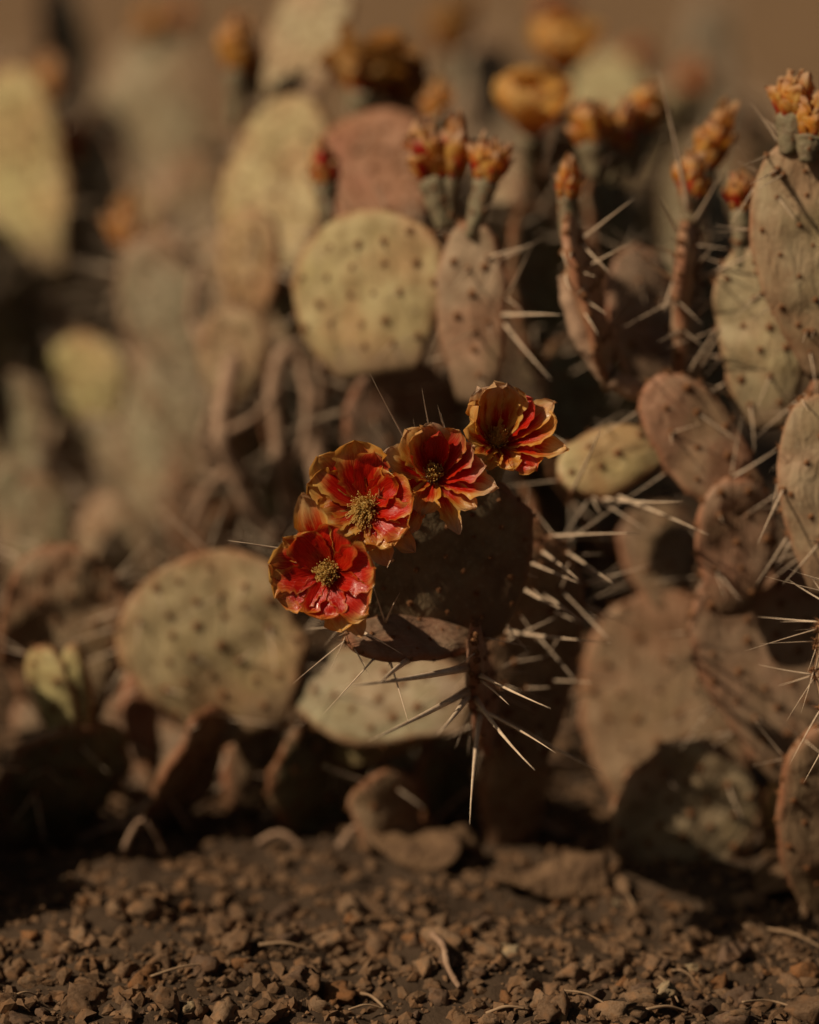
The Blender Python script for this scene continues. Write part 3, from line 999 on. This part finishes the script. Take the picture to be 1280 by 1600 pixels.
# ---- E: low plant at the bottom right
E = plant(1060, 1385, "low cactus of two broad brown pads leaning together on the gravel")
E1 = P(E, (1058, 1325, 2.13), (1022, 924, 2.12), 285, -6, 4, (0.299, 0.198, 0.121), spiny=.05, rim_spiny=.15, mid=.58, neck=.35, spacing=.024)
E2 = P(E, (1005, 1362, 2.055), (1136, 1172, 2.035), 235, 4, 6, (0.30, .225, .14), spiny=.1, wrinkle=.007, mid=.5, neck=.5, bend=.006, wobble=1.8)
E3 = P(E, (1235, 1385, 2.06), (1262, 1195, 2.08), 120, -25, 4, (0.412, 0.249, 0.092), spiny=.1, wrinkle=.005, neck=.5)

E4 = P(E, (1150, 1290, 2.20), (1140, 965, 2.20), 210, 14, 0, BROWN, single=False, spiny=.1)
C16 = P(C, (945, 1020, 2.2), (925, 820, 2.2), 130, 14, 0, BROWN, single=False, spiny=.3)
# ---- F: low lit plant at the left
Fp = plant(380, 1280, "low cactus with mottled yellow pads beside the dark litter")
F0 = trunk(Fp, 400, 1270, (400, 1120, 2.14), 110, 20)
F1p = P(Fp, (395, 1150, 2.08), (285, 872, 2.07), 300, -14, 14, (0.37, 0.285, 0.16), wobble=2.4, spiny=.5, mid=.52, neck=.4, bend=.004, wrinkle=.006)
F2p = P(Fp, (740, 1105, 2.02), (455, 1062, 2.08), 165, -8, 34, GREY, spiny=.15, neck=.5, mid=.5)
F5 = P(Fp, (430, 1180, 2.14), (700, 1100, 2.05), 110, 5, 10, OLIVE, spiny=.1, neck=.5)
F3p = P(Fp, (110, 1150, 2.13), (90, 850, 2.10), 200, 12, 0, (0.309, 0.215, 0.132), spiny=.2, wrinkle=.008, bend=.008, mid=.55, wobble=2.0)
F4 = P(Fp, (330, 1200, 2.2), (20, 1110, 2.24), 130, 8, 20, BROWN, spiny=.3, single=False, neck=.5)
F6 = P(Fp, (110, 1170, 2.07), (60, 1010, 2.05), 90, -30, 10, (0.433, 0.362, 0.172), spiny=.1)
F7 = P(Fp, (130, 1160, 2.07), (115, 1005, 2.05), 50, -30, 10, (0.433, 0.362, 0.172), spiny=.1, areoles=False)
F8 = P(Fp, (220, 1190, 2.16), (215, 1040, 2.18), 60, 30, 0, RED, areoles=False)

# ---- G: strongly blurred plant at the left
G = plant(200, 1110, "pale cactus far left with grey and yellow pads out of focus")
G0 = trunk(G, 200, 1110, (210, 860, 2.66), 150, 10, GREY)
G2 = P(G, (235, 900, 2.64), (110, 655, 2.62), 165, -20, 5, (0.38, 0.315, 0.215), single=False, neck=.5)
G7 = P(G, (320, 900, 2.70), (215, 760, 2.66), 80, -10, 5, (0.309, 0.249, 0.161), single=False, neck=.6)
G1 = P(G, (140, 700, 2.64), (125, 522, 2.62), 155, -30, 15, (0.453, 0.384, 0.184), single=False, neck=.6, spiny=.3)
G6 = P(G, (40, 900, 2.5), (15, 720, 2.5), 85, 10, 0, GREY, single=False)
G4 = P(G, (160, 560, 2.75), (105, 205, 2.78), 195, -22, 8, (0.38, 0.31, 0.205), single=False, neck=.5, spiny=.5, slen=.045)
G3 = P(G, (70, 440, 2.72), (10, 105, 2.75), 175, -35, 12, (0.453, 0.384, 0.184), single=False, neck=.5)
G5 = P(G, (318, 760, 2.46), (225, 370, 2.44), 135, -12, 8, (0.36, 0.30, 0.205), neck=.15, mid=.68, spiny=.6, slen=.05, single=False)
G8 = P(G, (200, 900, 2.75), (330, 740, 2.5), 50, 10, 5, BROWN, single=False, neck=.8)
G9 = P(G, (90, 560, 2.85), (30, 420, 2.85), 120, 40, 0, BROWN, single=False, neck=.6)
B(G, 108, 290, 102, 185, 2.76, tone='red', fat=1.4, ov=.3)
B(G, 85, 175, 78, 85, 2.85, tone='orange', fat=1.5, ov=.3)
B(G, 205, 420, 198, 310, 2.5, tone='orange', fat=1.2, ov=.3)
G10 = P(G, (300, 870, 2.9), (260, 560, 2.95), 341, 62, -4, SHADE_GREEN, single=False)  # dark pads closing the gaps between the pale ones, shade painted in
G11 = P(G, (340, 800, 2.7), (400, 560, 2.75), 294, 62, -4, SHADE_GREEN, single=False)
G12 = P(G, (440, 860, 2.55), (470, 580, 2.6), 310, 62, -4, SHADE_GREEN, single=False)
G13 = P(G, (20, 760, 2.95), (0, 400, 3.0), 310, 62, -4, SHADE_GREEN, single=False)
G14 = P(G, (520, 900, 2.5), (545, 600, 2.5), 263, 62, -4, SHADE_GREEN, single=False)
G15 = P(G, (400, 1000, 2.5), (420, 760, 2.5), 310, 62, -4, SHADE_GREEN, single=False)
G16 = P(G, (300, 520, 2.7), (270, 330, 2.75), 120, 45, -4, BROWN, single=False)

F9 = P(Fp, (330, 1330, 2.26), (300, 1080, 2.28), 372, 62, -4, SHADE_GREEN, single=False)  # added dark pads, their colour standing in for shade under the plant
F10 = P(Fp, (520, 1320, 2.28), (500, 1090, 2.28), 356, 62, -4, SHADE_GREEN, single=False)
F11 = P(Fp, (660, 1300, 2.24), (650, 1080, 2.24), 341, 62, -4, SHADE_GREEN, single=False)
F12 = P(Fp, (130, 1330, 2.26), (150, 1090, 2.26), 341, 62, -4, SHADE_GREEN, single=False)
for b, t, w, yw, el, c in [((70, 1330, 2.12), (130, 1130, 2.06), 230, 40, -30, SHADE_GREEN), ((250, 1300, 2.14), (330, 1110, 2.06), 150, 55, -20, BROWN), 
                           ((560, 1300, 2.16), (470, 1130, 2.08), 210, 50, -30, SHADE_GREEN), ((640, 1335, 2.08), (575, 1215, 2.05), 120, 35, -35, BROWN), ((700, 1300, 2.16), (700, 1120, 2.1), 180, 60, -15, SHADE_GREEN)]:
    P(Fp, b, t, w, yw, el, c, single=False, spiny=.06, neck=.55, wrinkle=.009, bend=rnd.uniform(-.01, .01))  # extra low pads added to darken this band and shade the ground
# ---- J: unseen plant past the left frame edge, added to shade the ground
J = plant(-330, 1340, "unseen cactus added beyond the left edge to shade the litter")
for x, y, d, ty, w, yw in [(-170, 1400, 2.00, 1080, 240, -35), (-175, 1110, 2.0, 920, 230, -40), (-300, 1400, 1.96, 1050, 260, -30), (-310, 1080, 1.96, 890, 250, -45),
                            (-240, 1340, 2.12, 1000, 240, -40), (-240, 1030, 2.12, 930, 220, -30), (-430, 1390, 2.0, 960, 260, 0), (-180, 1450, 1.92, 1180, 200, -40)]:
    P(J, (x, y, d), (x + rnd.uniform(-30, 30), ty, d + .02), w, yw, 4, rnd.choice((TAN, GREY, BROWN)), single=False, neck=.5, spiny=.2)

G17 = P(G, (30, 720, 2.62), (-15, 350, 2.66), 300, 62, -4, SHADE_GREEN, single=False)  # more dark pads filling gaps, shade held in their colour
G18 = P(G, (265, 920, 2.72), (255, 590, 2.74), 320, 62, -4, SHADE_GREEN, single=False)
G19 = P(G, (480, 780, 2.44), (470, 570, 2.46), 300, 62, -4, SHADE_GREEN, single=False)

# ---- H: far plants
H = plant(240, 700, "distant pale cactus with one broad round pad and an orange flower")
H0 = trunk(H, 240, 700, (240, 330, 3.3), 160, 20, SHADE_GREEN)
H1 = P(H, (240, 380, 3.3), (235, 50, 3.32), 200, -12, 5, (0.319, 0.260, 0.161), single=False, mid=.55)
H2 = P(H, (120, 420, 3.5), (90, -40, 3.55), 170, 62, -5, SHADE_GREEN, single=False)
H3 = P(H, (330, 420, 3.3), (310, 230, 3.32), 120, 20, 0, BROWN, single=False)
B(H, 238, 80, 240, 10, 3.32, tone='gold', fat=1.9, openness=.4, ov=.3)
B(H, 285, 60, 290, 0, 3.35, tone='red', fat=1.7, ov=.3)
I = plant(940, 640, "distant cactus with golden cup flowers behind the orange buds")
I0 = trunk(I, 940, 640, (930, 330, 3.2), 160, 20, SHADE_GREEN)
I1 = P(I, (940, 360, 3.2), (945, 80, 3.25), 150, -20, 8, (0.412, 0.350, 0.184), single=False)
I2 = P(I, (1060, 420, 3.3), (1055, 130, 3.3), 110, -20, 8, (0.371, 0.316, 0.172), single=False)
I3 = P(I, (1110, 260, 3.6), (1105, 0, 3.6), 90, 0, 8, (0.309, 0.271, 0.196), single=False)
I4 = P(I, (780, 400, 3.1), (750, 60, 3.15), 120, 0, 8, (0.309, 0.237, 0.161), single=False)
I5 = P(I, (1180, 420, 3.2), (1190, 190, 3.3), 263, 62, 0, SHADE_GREEN, single=False)
gold_flower(I, 880, 112, 2.62, (880, 190, 2.7), .056, "far golden flower half open")
I6 = P(I, (900, 420, 3.0), (880, 175, 2.72), 100, 10, 0, BROWN, single=False)
B(I, 1000, 120, 1002, 60, 3.25, tone='red', fat=1.7, ov=.3)
B(I, 1085, 160, 1090, 90, 3.3, tone='red', fat=1.6, ov=.3)
B(I, 865, 60, 866, -15, 3.3, tone='red', fat=1.7, ov=.3)
B(I, 700, 160, 708, -10, 3.1, tone='dark', fat=1.4, ov=.5)

for pl, lo, hi, d0, d1 in ((H, -20, 420, 2.95, 3.3), (I, 480, 1300, 2.85, 3.25)):
    x = lo
    while x < hi:
        d = rnd.uniform(d0, d1)
        ty = rnd.uniform(150, 300)
        P(pl, (x + rnd.uniform(-20, 20), ty + 330, d + .03), (x, ty, d), rnd.uniform(120, 180), rnd.choice((-38, -25, 0, 30, 55)), 5,
          rnd.choice((TAN, GREY, BROWN, SHADE_GREEN, PALE)), single=False, neck=.5, spiny=.3)
        x += rnd.uniform(75, 120)
for x, y, d, w, yw, c in [(60, 640, 2.72, 130, 20, BROWN), (300, 640, 2.62, 110, 30, BROWN), (330, 430, 2.6, 110, -20, TAN), (500, 560, 2.5, 130, 30, BROWN), (190, 470, 2.85, 150, -25, GREY),
                          (300, 300, 2.75, 120, 0, TAN), (640, 300, 2.55, 140, 20, BROWN), (720, 330, 2.6, 130, 0, TAN),
                          (30, 360, 2.9, 150, -30, TAN), (180, 330, 2.9, 140, -15, PALE), (255, 420, 2.6, 110, -30, TAN), (60, 520, 2.7, 120, -20, TAN), (230, 640, 2.6, 100, -25, GREY),
                          (300, 720, 2.5, 90, 20, BROWN), (20, 640, 2.6, 100, -20, GREY), (170, 830, 2.5, 120, -20, TAN), (60, 800, 2.45, 110, 0, GREY), (350, 850, 2.4, 130, 40, BROWN),
                          (460, 400, 2.5, 120, -30, TAN), (330, 560, 2.5, 110, -30, TAN)]:
    P(Bp if x > 320 else G, (x + 10, y + 190, d), (x, y - 60, d), w, yw, 4, c, single=False, neck=.5)

# ------------------------------------------------------------------ dry stems, litter
def tube(name, pts, r0, r1, mat, parent=None, seed=0, n=7):
    """knotty tapering stem through world points"""
    v, f = [], []
    rr = random.Random(seed)
    P_ = [Vector(p) for p in pts]
    dense = []
    for i in range(len(P_) - 1):
        p0, p1, p2, p3 = P_[max(0, i - 1)], P_[i], P_[i + 1], P_[min(len(P_) - 1, i + 2)]
        for j in range(6):
            t = j / 6
            dense.append(0.5 * ((2 * p1) + (p2 - p0) * t + (2 * p0 - 5 * p1 + 4 * p2 - p3) * t * t + (3 * p1 - p0 - 3 * p2 + p3) * t ** 3))
    dense.append(P_[-1])
    o = dense[0].copy()
    m = len(dense)
    for i, p in enumerate(dense):
        d = (dense[min(m - 1, i + 1)] - dense[max(0, i - 1)]).normalized()
        a = d.orthogonal().normalized(); b = d.cross(a)
        rad = (r0 + (r1 - r0) * i / (m - 1)) * (1 + 0.35 * noise.noise(Vector((i * 0.55, seed * 3.7, 0))))
        for k in range(n):
            th = 2 * math.pi * k / n
            v.append(p - o + (a * math.cos(th) + b * math.sin(th)) * rad)
    for i in range(m - 1):
        for k in range(n):
            f.append((i * n + k, i * n + (k + 1) % n, (i + 1) * n + (k + 1) % n, (i + 1) * n + k))
    f.append(tuple(reversed(range(n)))); f.append(tuple((m - 1) * n + k for k in range(n)))
    return mesh_obj(name, make_mesh(name, v, f, mat), parent, Matrix.Translation(o))


def stem(pl, pts, r0, r1, seed):
    return tube("dry_stem", [at(*p) for p in pts], r0, r1, M_TWIG, pl, seed)


stem(Bp, [(440, 850, 2.26), (385, 780, 2.24), (365, 730, 2.23), (345, 680, 2.22), (352, 620, 2.24), (365, 560, 2.28)], .0062, .007, 1)
stem(Bp, [(365, 730, 2.23), (330, 760, 2.26), (300, 820, 2.30)], .005, .004, 7)
stem(Bp, [(440, 740, 2.25), (475, 690, 2.24), (480, 620, 2.24), (465, 560, 2.26)], .004, .0035, 8)
stem(Bp, [(345, 680, 2.22), (400, 650, 2.22), (440, 600, 2.24)], .003, .0025, 9)
stem(G, [(318, 690, 2.35), (335, 590, 2.34), (300, 500, 2.36), (310, 420, 2.4)], .004, .0035, 10)
stem(C, [(886, 430, 1.955), (896, 480, 1.955), (915, 535, 1.955), (955, 590, 1.96), (1015, 618, 1.97)], .0066, .0075, 11)
stem(Bp, [(455, 800, 2.27), (440, 740, 2.25), (432, 660, 2.24), (428, 590, 2.24), (450, 545, 2.26)], .0055, .006, 2)
stem(Bp, [(640, 830, 2.18), (520, 870, 2.25), (455, 800, 2.27), (440, 850, 2.26)], .009, .006, 3)
stem(Bp, [(480, 720, 2.40), (545, 680, 2.36), (620, 640, 2.25)], .003, .002, 4)
stem(G, [(300, 800, 2.5), (335, 740, 2.46), (318, 690, 2.45)], .006, .006, 5)
stem(Bp, [(520, 870, 2.3), (495, 700, 2.34), (505, 600, 2.3), (520, 545, 2.2)], .008, .007, 6)
for i in range(34):
    x, y = rnd.uniform(180, 500), rnd.uniform(380, 820)
    a = rnd.uniform(0, 6.28)
    L = rnd.uniform(50, 110)
    PENDING.append((at(x, y, 2.4), at(x + L * math.cos(a), y + L * math.sin(a) * .6, 2.36), 1.0))

# root every long spine in the skin of the pad it grows from
def squash(p):
    q = p - cam.location
    return Vector((q.dot(RT), q.dot(UP), q.dot(FWD) * 0.35))


tree_pts = [(pd, pd.M @ v) for pd, vv in PADS for v in vv]
kd = kdtree.KDTree(len(tree_pts))
for i, (pd, w) in enumerate(tree_pts):
    kd.insert(squash(w), i)
kd.balance()
for p0, p1, th in PENDING:
    pd, w = tree_pts[kd.find(squash(p0))[1]]
    L0, d = (p1 - p0).length, p1 - w
    if d.length > 1.7 * L0:
        d *= 1.7 * L0 / d.length
    add_spine(pd.obj, w - d.normalized() * 0.001, w + d, th * (L0 / d.length) ** .6)
    add_areole(pd.obj, w, d.normalized(), 0.0026)


def withered(px, py, w, h, th, yaw, tilt, label, seed, color=DEADC, lift=0.0):
    """shrivelled pad lying on the soil"""
    g = ground_at(px, py)
    s = K * (g - cam.location).dot(FWD)
    W_, H_ = w * s, h * s
    rr = random.Random(seed)
    v, f, nr, na = [], [], 8, 28
    so = rr.uniform(0, 99)
    for side in (1, -1):
        for i in range(nr + 1):
            q = i / nr
            for k in range(na):
                a = 2 * math.pi * k / na
                ra = q * (1 + 0.22 * noise.noise(Vector((math.cos(a) * 1.4, math.sin(a) * 1.4, so))))
                x, y = W_ / 2 * ra * math.cos(a), H_ / 2 * ra * math.sin(a)
                z = side * th / 2 * math.sqrt(max(0, 1 - q ** 2.6)) + 1.1 * th * noise.noise(Vector((x * 30, y * 30, so))) + 0.5 * th * noise.noise(Vector((x * 90, y * 90, so))) + 1.3 * th * q * q * math.sin(a * 2 + so)
                v.append((x, y, z))
    m = (nr + 1) * na
    for sgn, o in ((1, 0), (-1, m)):
        for i in range(nr):
            for k in range(na):
                q = (o + i * na + k, o + (i + 1) * na + k, o + (i + 1) * na + (k + 1) % na, o + i * na + (k + 1) % na)
                f.append(q if sgn > 0 else tuple(reversed(q)))
    bm = bmesh.new()
    me = make_mesh("withered_pad", v, f, M_DEAD)
    bm.from_mesh(me); bmesh.ops.remove_doubles(bm, verts=bm.verts, dist=1e-5); bm.to_mesh(me); bm.free()
    rot = Matrix.Rotation(R(yaw), 4, 'Z') @ Matrix.Rotation(R(tilt), 4, 'X')
    zmin = min((rot @ Vector(c.co)).z for c in me.vertices)
    o = mesh_obj("withered_pad", me, None, Matrix.Translation(g + Vector((0, 0, -zmin - 0.004 + lift))) @ rot)
    return tag(o, label, "dead pad", "dead pads fallen on the ground")


withered(860, 1390, 215, 90, .008, 4, 14, "long tan withered pad lying flat in front of the shaded pads", 1)
withered(645, 1340, 170, 90, .007, -22, 16, "crumpled brown dead pad slanting down beside a rounded lump", 2)
withered(722, 1340, 70, 50, .010, 10, 20, "small rounded dead pad lump on the soil", 3)
withered(1245, 1392, 150, 90, .008, 0, 15, "tan dead pad at the foot of the orange tinted pad", 4)
withered(175, 1262, 60, 80, .008, 40, 60, "pale curled scrap of dead pad in the shaded litter", 5)


def twig(pts, r, label, mat=M_TWIG, cat="twig", name="dry_twig", seed=0, group=None):
    w = []
    for (x, y, h) in pts:
        g = ground_at(x, y)
        w.append(g + Vector((0, 0, h)))
    o = tube(name, w, r, r * .6, mat, None, seed, 6)
    return tag(o, label, cat, group)


twig([(670, 1470, .006), (692, 1500, .010), (700, 1530, .008), (718, 1552, .004)], .0028, "curved brown root end poking out of the gravel", seed=31)
twig([(690, 1090 + 150, .01), (740, 1215, .05), (830, 1235, .045), (930, 1200, .04)], .004, "arched dry twig beneath the flowering cactus", seed=32)
twig([(745, 1290, .004), (820, 1255, .03), (900, 1250, .03)], .0035, "low bent twig beneath the flowering cactus", seed=33)
twig([(520, 1290, .0), (528, 1200, .03), (505, 1140, .06)], .004, "thin upright dead stalk in the shade", seed=34)
for i in range(16):
    x0, y0 = rnd.uniform(40, 780), rnd.uniform(1240, 1345)
    a = rnd.uniform(-.5, .5)
    L = rnd.uniform(60, 150)
    twig([(x0, y0, .004), (x0 + L * .5 * math.cos(a), y0 + L * .2 * math.sin(a), rnd.uniform(.008, .04)), (x0 + L * math.cos(a), y0 + L * .35 * math.sin(a), .006)],
         rnd.uniform(.0015, .0035), "thin dry twig in the shaded litter under the cacti", seed=70 + i, group="twigs in the shaded litter")
straws = [((405, 1490), (485, 1497)), ((235, 1540), (345, 1520)), ((880, 1562), (950, 1585)), ((1200, 1465), (1285, 1495)), ((1050, 1530), (1085, 1545)),
          ((1160, 1580), (1240, 1588)), ((760, 1598), (820, 1590)), ((545, 1592), (600, 1590)), ((970, 1400), (995, 1440)), ((1010, 1592), (1075, 1595)),
          ((1262, 1400), (1250, 1450)), ((20, 1572), (60, 1570)), ((560, 1566), (600, 1588)), ((1030, 1540), (1060, 1580))]
for i, (a, b) in enumerate(straws):
    twig([(a[0], a[1], .006), ((a[0] + b[0]) / 2, (a[1] + b[1]) / 2, .009), (b[0], b[1], .006)], .0009 if i % 3 else .0013,
         "thin pale straw lying across the gravel", M_STRAW, "straw", "dry_straw", 50 + i, "straws scattered on the gravel")

# ------------------------------------------------------------------ soil clods
def clod_geom(seed, sub, rough):
    bm = bmesh.new()
    bmesh.ops.create_icosphere(bm, subdivisions=sub, radius=1.0)
    r = random.Random(seed)
    so = Vector((r.uniform(0, 99), r.uniform(0, 99), r.uniform(0, 99)))
    sx, sy, sz = r.uniform(.8, 1.3), r.uniform(.75, 1.15), r.uniform(.6, .9)
    cuts = [(Vector((r.uniform(-1, 1), r.uniform(-1, 1), r.uniform(-.4, 1))).normalized(), r.uniform(.4, .75)) for _ in range(6)]
    for v in bm.verts:
        p = v.co.copy()
        q = p * (1 + rough * noise.noise(p * 1.3 + so) + rough * .7 * noise.noise(p * 3.1 + so) + rough * .45 * noise.noise(p * 7 + so))
        for n, h in cuts:
            d = q.dot(n) - h
            if d > 0:
                q -= n * d * 0.8
        v.co = Vector((q.x * sx, q.y * sy, q.z * sz))
    v = [tuple(x.co) for x in bm.verts]
    f = [tuple(y.index for y in x.verts) for x in bm.faces]
    bm.free()
    return v, f


BIG = [make_mesh("soil_clod", *clod_geom(200 + i, 3, .75), M_CLOD, True) for i in range(10)]
clod_cols = [((0.18, 0.110, 0.068), "brown crumbly soil clod lying on the gravel"), ((0.22, 0.140, 0.088), "light brown soil clod lying on the gravel"),
             ((0.23, 0.115, 0.055), "rusty orange clod lying on the gravel"), ((0.34, 0.26, 0.17), "pale cream pebble lying on the gravel"),
             ((0.15, 0.095, 0.066), "dark brown stone lying on the gravel")]


def put_clod(p, r, ci, label=None, me=None):
    c, lab = clod_cols[ci]
    k = rnd.uniform(.85, 1.15)
    m = Matrix.Translation(p + Vector((0, 0, r * rnd.uniform(.2, .45)))) @ Matrix.Rotation(rnd.uniform(0, 6.28), 4, 'Z') @ \
        Matrix.Rotation(rnd.uniform(-.4, .4), 4, 'X') @ Matrix.Diagonal((r, r, r, 1))
    size = "large " if r > 0.0095 else ("small " if r < 0.0045 else "")
    o = mesh_obj("pebble" if ci in (3, 4) else "soil_clod", me or rnd.choice(BIG), None, m, tuple(x * k for x in c))
    lab = label or size + lab
    return tag(o, lab, "pebble" if ci in (3, 4) else "soil clod", lab.replace(" lying", "s lying"))


hand = [(352, 1592, 30, 1), (130, 1575, 36, 0), (262, 1570, 27, 0), (50, 1538, 16, 1), (15, 1570, 26, 0), (1265, 1590, 42, 0), (800, 1490, 17, 3), (745, 1452, 18, 1),
        (1085, 1518, 14, 3), (1130, 1555, 14, 1), (925, 1510, 16, 1), (465, 1535, 22, 4), (375, 1512, 20, 2), (195, 1525, 20, 0), (250, 1510, 26, 0), (690, 1565, 22, 4),
        (675, 1540, 16, 0), (50, 1468, 18, 2), (178, 1420, 18, 1), (130, 1415, 12, 2), (290, 1422, 12, 2), (145, 1475, 17, 0), (1075, 1475, 16, 1), (960, 1490, 20, 0),
        (1235, 1540, 22, 0), (880, 1550, 15, 2), (815, 1585, 14, 1), (1000, 1455, 14, 0), (640, 1520, 14, 0), (500, 1510, 14, 1), (1110, 1425, 14, 1), (340, 1580, 12, 0)]
for x, y, r, ci in hand:
    g = ground_at(x, y)
    put_clod(g, 1.0 * r * K * (g - cam.location).dot(FWD), ci)
cnt = 0
while cnt < 262:
    x, y = rnd.uniform(-40, 1320), 1385 + 235 * rnd.random() ** 0.8
    g = ground_at(x, y)
    r = 0.0032 + 0.0095 * rnd.random() ** 3.0
    put_clod(g, r, rnd.choices((0, 1, 2, 3, 4), (10, 6, 1.6, .7, 4))[0])
    cnt += 1

# the uncountable rest: crumbs, as one mass per tone
SMALL = [clod_geom(300 + i, 1, .9) for i in range(12)]
for name, col, n, rng in (("soil_crumbs", (0.165, 0.100, 0.060), 11000, (.0014, .0075)), ("gravel_grit", (0.20, 0.125, 0.078), 6000, (.0007, .0030))):
    V, Fc = [], []
    for _ in range(n):
        y = 1.58 + 1.1 * rnd.random() ** 1.5
        x = rnd.uniform(-.2 * y - .1, .2 * y + .1)
        r = rng[0] + (rng[1] - rng[0]) * rnd.random() ** 2.2
        z = ground_z(x, y) + 0.0045 * noise.noise(Vector((x, y, 0)) * 60) + r * .3
        gv, gf = rnd.choice(SMALL)
        ca, sa = math.cos(rnd.uniform(0, 6.28)), 0
        a = rnd.uniform(0, 6.28); ca, sa = math.cos(a), math.sin(a)
        o = len(V)
        V += [(x + r * (p[0] * ca - p[1] * sa), y + r * (p[0] * sa + p[1] * ca), z + r * p[2]) for p in gv]
        Fc += [tuple(i + o for i in q) for q in gf]
    o = mesh_obj(name, make_mesh(name, V, Fc, M_CRUMB, False), None, None, col)
    tag(o, "fine brown soil crumbs covering the bare ground" if name == "soil_crumbs" else "fine light grit sprinkled over the soil", "soil crumbs" if name == "soil_crumbs" else "grit", kind='stuff')

# dry litter under the plants: crumpled flakes
V, Fc = [], []
for _ in range(7000):
    y = rnd.uniform(2.0, 3.0)
    x = rnd.uniform(-.2 * y - .1, .2 * y + .1)
    if y < 2.0 + 0.10 * rnd.random() + 0.06 * noise.noise(Vector((x * 6, 0, 0))):
        continue
    r = rnd.uniform(.003, .012)
    z = ground_z(x, y) + rnd.uniform(.001, .010)
    m = Matrix.Translation((x, y, z)) @ Matrix.Rotation(rnd.uniform(0, 6.28), 4, 'Z') @ Matrix.Rotation(rnd.uniform(-.8, .8), 4, 'X')
    w, c = r * rnd.uniform(.25, .7), r * rnd.uniform(.1, .4)
    o = len(V)
    V += [m @ Vector(q) for q in ((-r, -w * .4, 0), (-r * .2, -w, c), (r, 0, -c * .3), (r * .1, w, c * .8), (-r * .8, w * .5, -c * .4), (0, 0, -c * .5))]
    Fc += [(o, o + 1, o + 5), (o + 1, o + 2, o + 5), (o + 2, o + 3, o + 5), (o + 3, o + 4, o + 5), (o + 4, o, o + 5)]
lit = mesh_obj("dry_litter", make_mesh("dry_litter", V, Fc, M_DEAD, False))
tag(lit, "dark brown dry plant litter under the cacti", "litter", kind='stuff')
